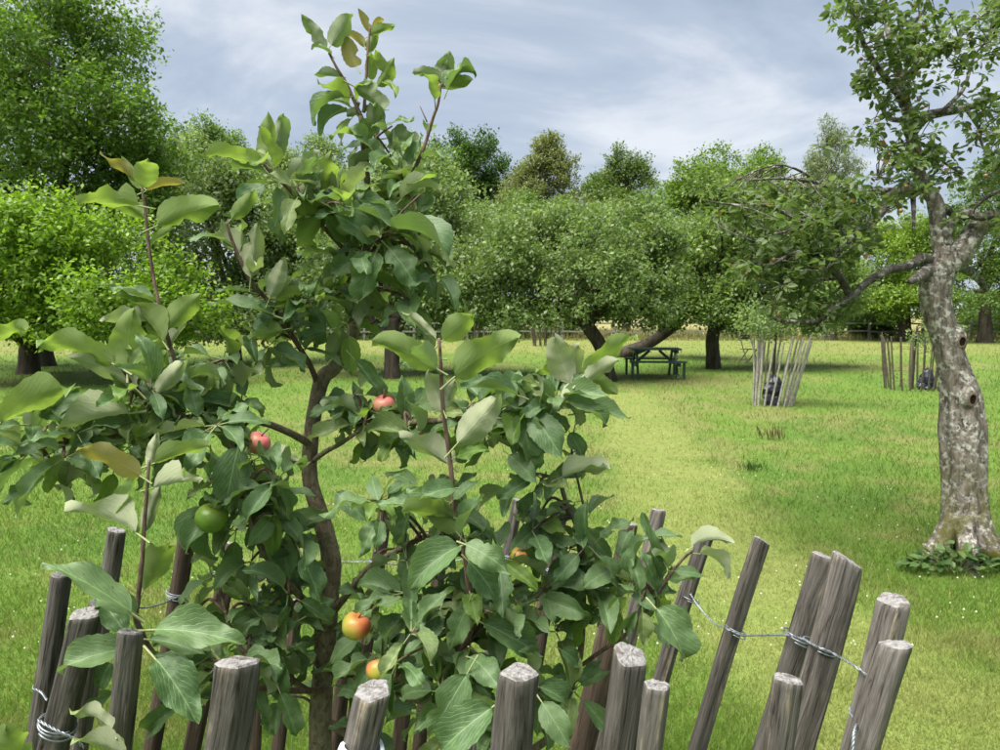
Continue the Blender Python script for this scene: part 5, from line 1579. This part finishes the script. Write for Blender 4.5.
Vs, Fs, Ms, Rs, Us = [], [], [], [], []
mats = [M_LEAF_M, M_LEAF_Y, M_LEAF_P, M_LEAF_R, M_PET]; nV = 0
for kd, lst in kinds.items():
    mi = "mypr".index(kd)
    for (_, vi, base, d, nrm, L, wide, _) in lst:
        _, V0, F0, U0 = VAR[kd][vi]
        m = np.array(Matrix.Translation(-tb) @ leaf_matrix(base, d, nrm, L, wide))
        V1 = V0 @ m[:3, :3].T + m[:3, 3]
        Vs.append(V1); Fs.extend([tuple(i + nV for i in f) for f in F0])
        Ms.extend([mi] * (len(F0) - 16) + [4] * 16)
        Rs.extend([float(lr.random())] * len(V0)); Us.extend(U0)
        nV += len(V0)
me.from_pydata(np.concatenate(Vs).tolist(), [], Fs)
for m in mats: me.materials.append(m)
me.polygons.foreach_set("material_index", Ms)
me.polygons.foreach_set("use_smooth", [True] * len(Fs))
uvl = me.uv_layers.new(name="leaf")
vi_ = np.zeros(len(me.loops), np.int32); me.loops.foreach_get("vertex_index", vi_)
uvl.data.foreach_set("uv", np.array(Us, np.float32)[vi_].ravel())
me.attributes.new("rnd", 'FLOAT', 'POINT').data.foreach_set("value", np.array(Rs, np.float32))
me.update()
o = link("leaf_mass", me, tree); o["kind"] = "stuff"
print("young tree leaves:", len(LEAVES))

# apples
def apple(u, v, d, r_px, mat_, label, rot):
    r = r_px * d / F_PX
    c = P(u, v, d)
    mb = MB()
    def fn(p, th_, a):
        q = 1 + 0.04 * math.cos(5 * a) * math.sin(th_) ** 4 * (1 if th_ > 1.6 else 0.4)
        dip = 0.30 * math.exp(-(th_ / 0.42) ** 2) + 0.18 * math.exp(-((math.pi - th_) / 0.35) ** 2)
        x = p * q * (1 - dip)
        x.z *= 0.96; x.x *= 1 + 0.10 * p.z * 0.6; x.y *= 1 + 0.10 * p.z * 0.6
        return x
    sphere(mb, Vector((0, 0, 0)), r, 20, 28, fn)
    o = mb.build("apple", mat_, tree, origin=(0, 0, 0))
    o.location = c - tb; o.rotation_euler = rot
    o["label"] = label
    st = MB()
    st.tube([Vector((0, 0, r * 0.68)), Vector((r * .1, 0, r * 1.05)), Vector((r * .3, r * .1, r * 1.5))], [0.0016, 0.0013, 0.0016], 6)
    s_ = st.build("stalk", M_SHOOT, o, origin=(0, 0, 0))
    cx = MB()
    for k in range(5):
        a = k * 1.2566
        cx.tube([Vector((math.cos(a) * 0.002, math.sin(a) * 0.002, -r * 0.76)), Vector((math.cos(a) * 0.005, math.sin(a) * 0.005, -r * 0.98))], [0.0014, 0.0005], 4)
    cx.build("calyx", M_SHOOT, o, origin=(0, 0, 0))
apple(258, 443, 1.325, 12, M_APPLE_R, "pink red apple half hidden by leaves on the left branch", (0.3, 0.4, 0.5))
apple(384, 405, 1.42, 11, M_APPLE_R, "small pink apple peeping over the right branch", (0.2, -0.3, 1.0))
apple(470, 441, 1.235, 14.0, M_APPLE_G, "round green apple hanging below the right branch", (0.2, 0.1, 0))
apple(356, 626, 1.31, 14.5, M_APPLE_Y, "yellow apple with a rosy blush beside the trunk", (0.2, 0.3, 0.2))
apple(378, 670, 1.29, 12, M_APPLE_Y, "smaller yellow and red apple above a front stake", (0.4, 0.5, 2.8))
apple(212, 518, 1.27, 16, M_APPLE_G, "green apple tucked under curled leaves on the left", (0.2, 0.1, 1))
apple(518, 556, 1.27, 9, M_APPLE_Y, "tiny orange apple between the middle leaves", (0.2, 0.5, 0))
apple(515, 611, 1.25, 8, M_APPLE_G, "tiny pale green apple low in the middle leaves", (0.2, 0.1, 2))
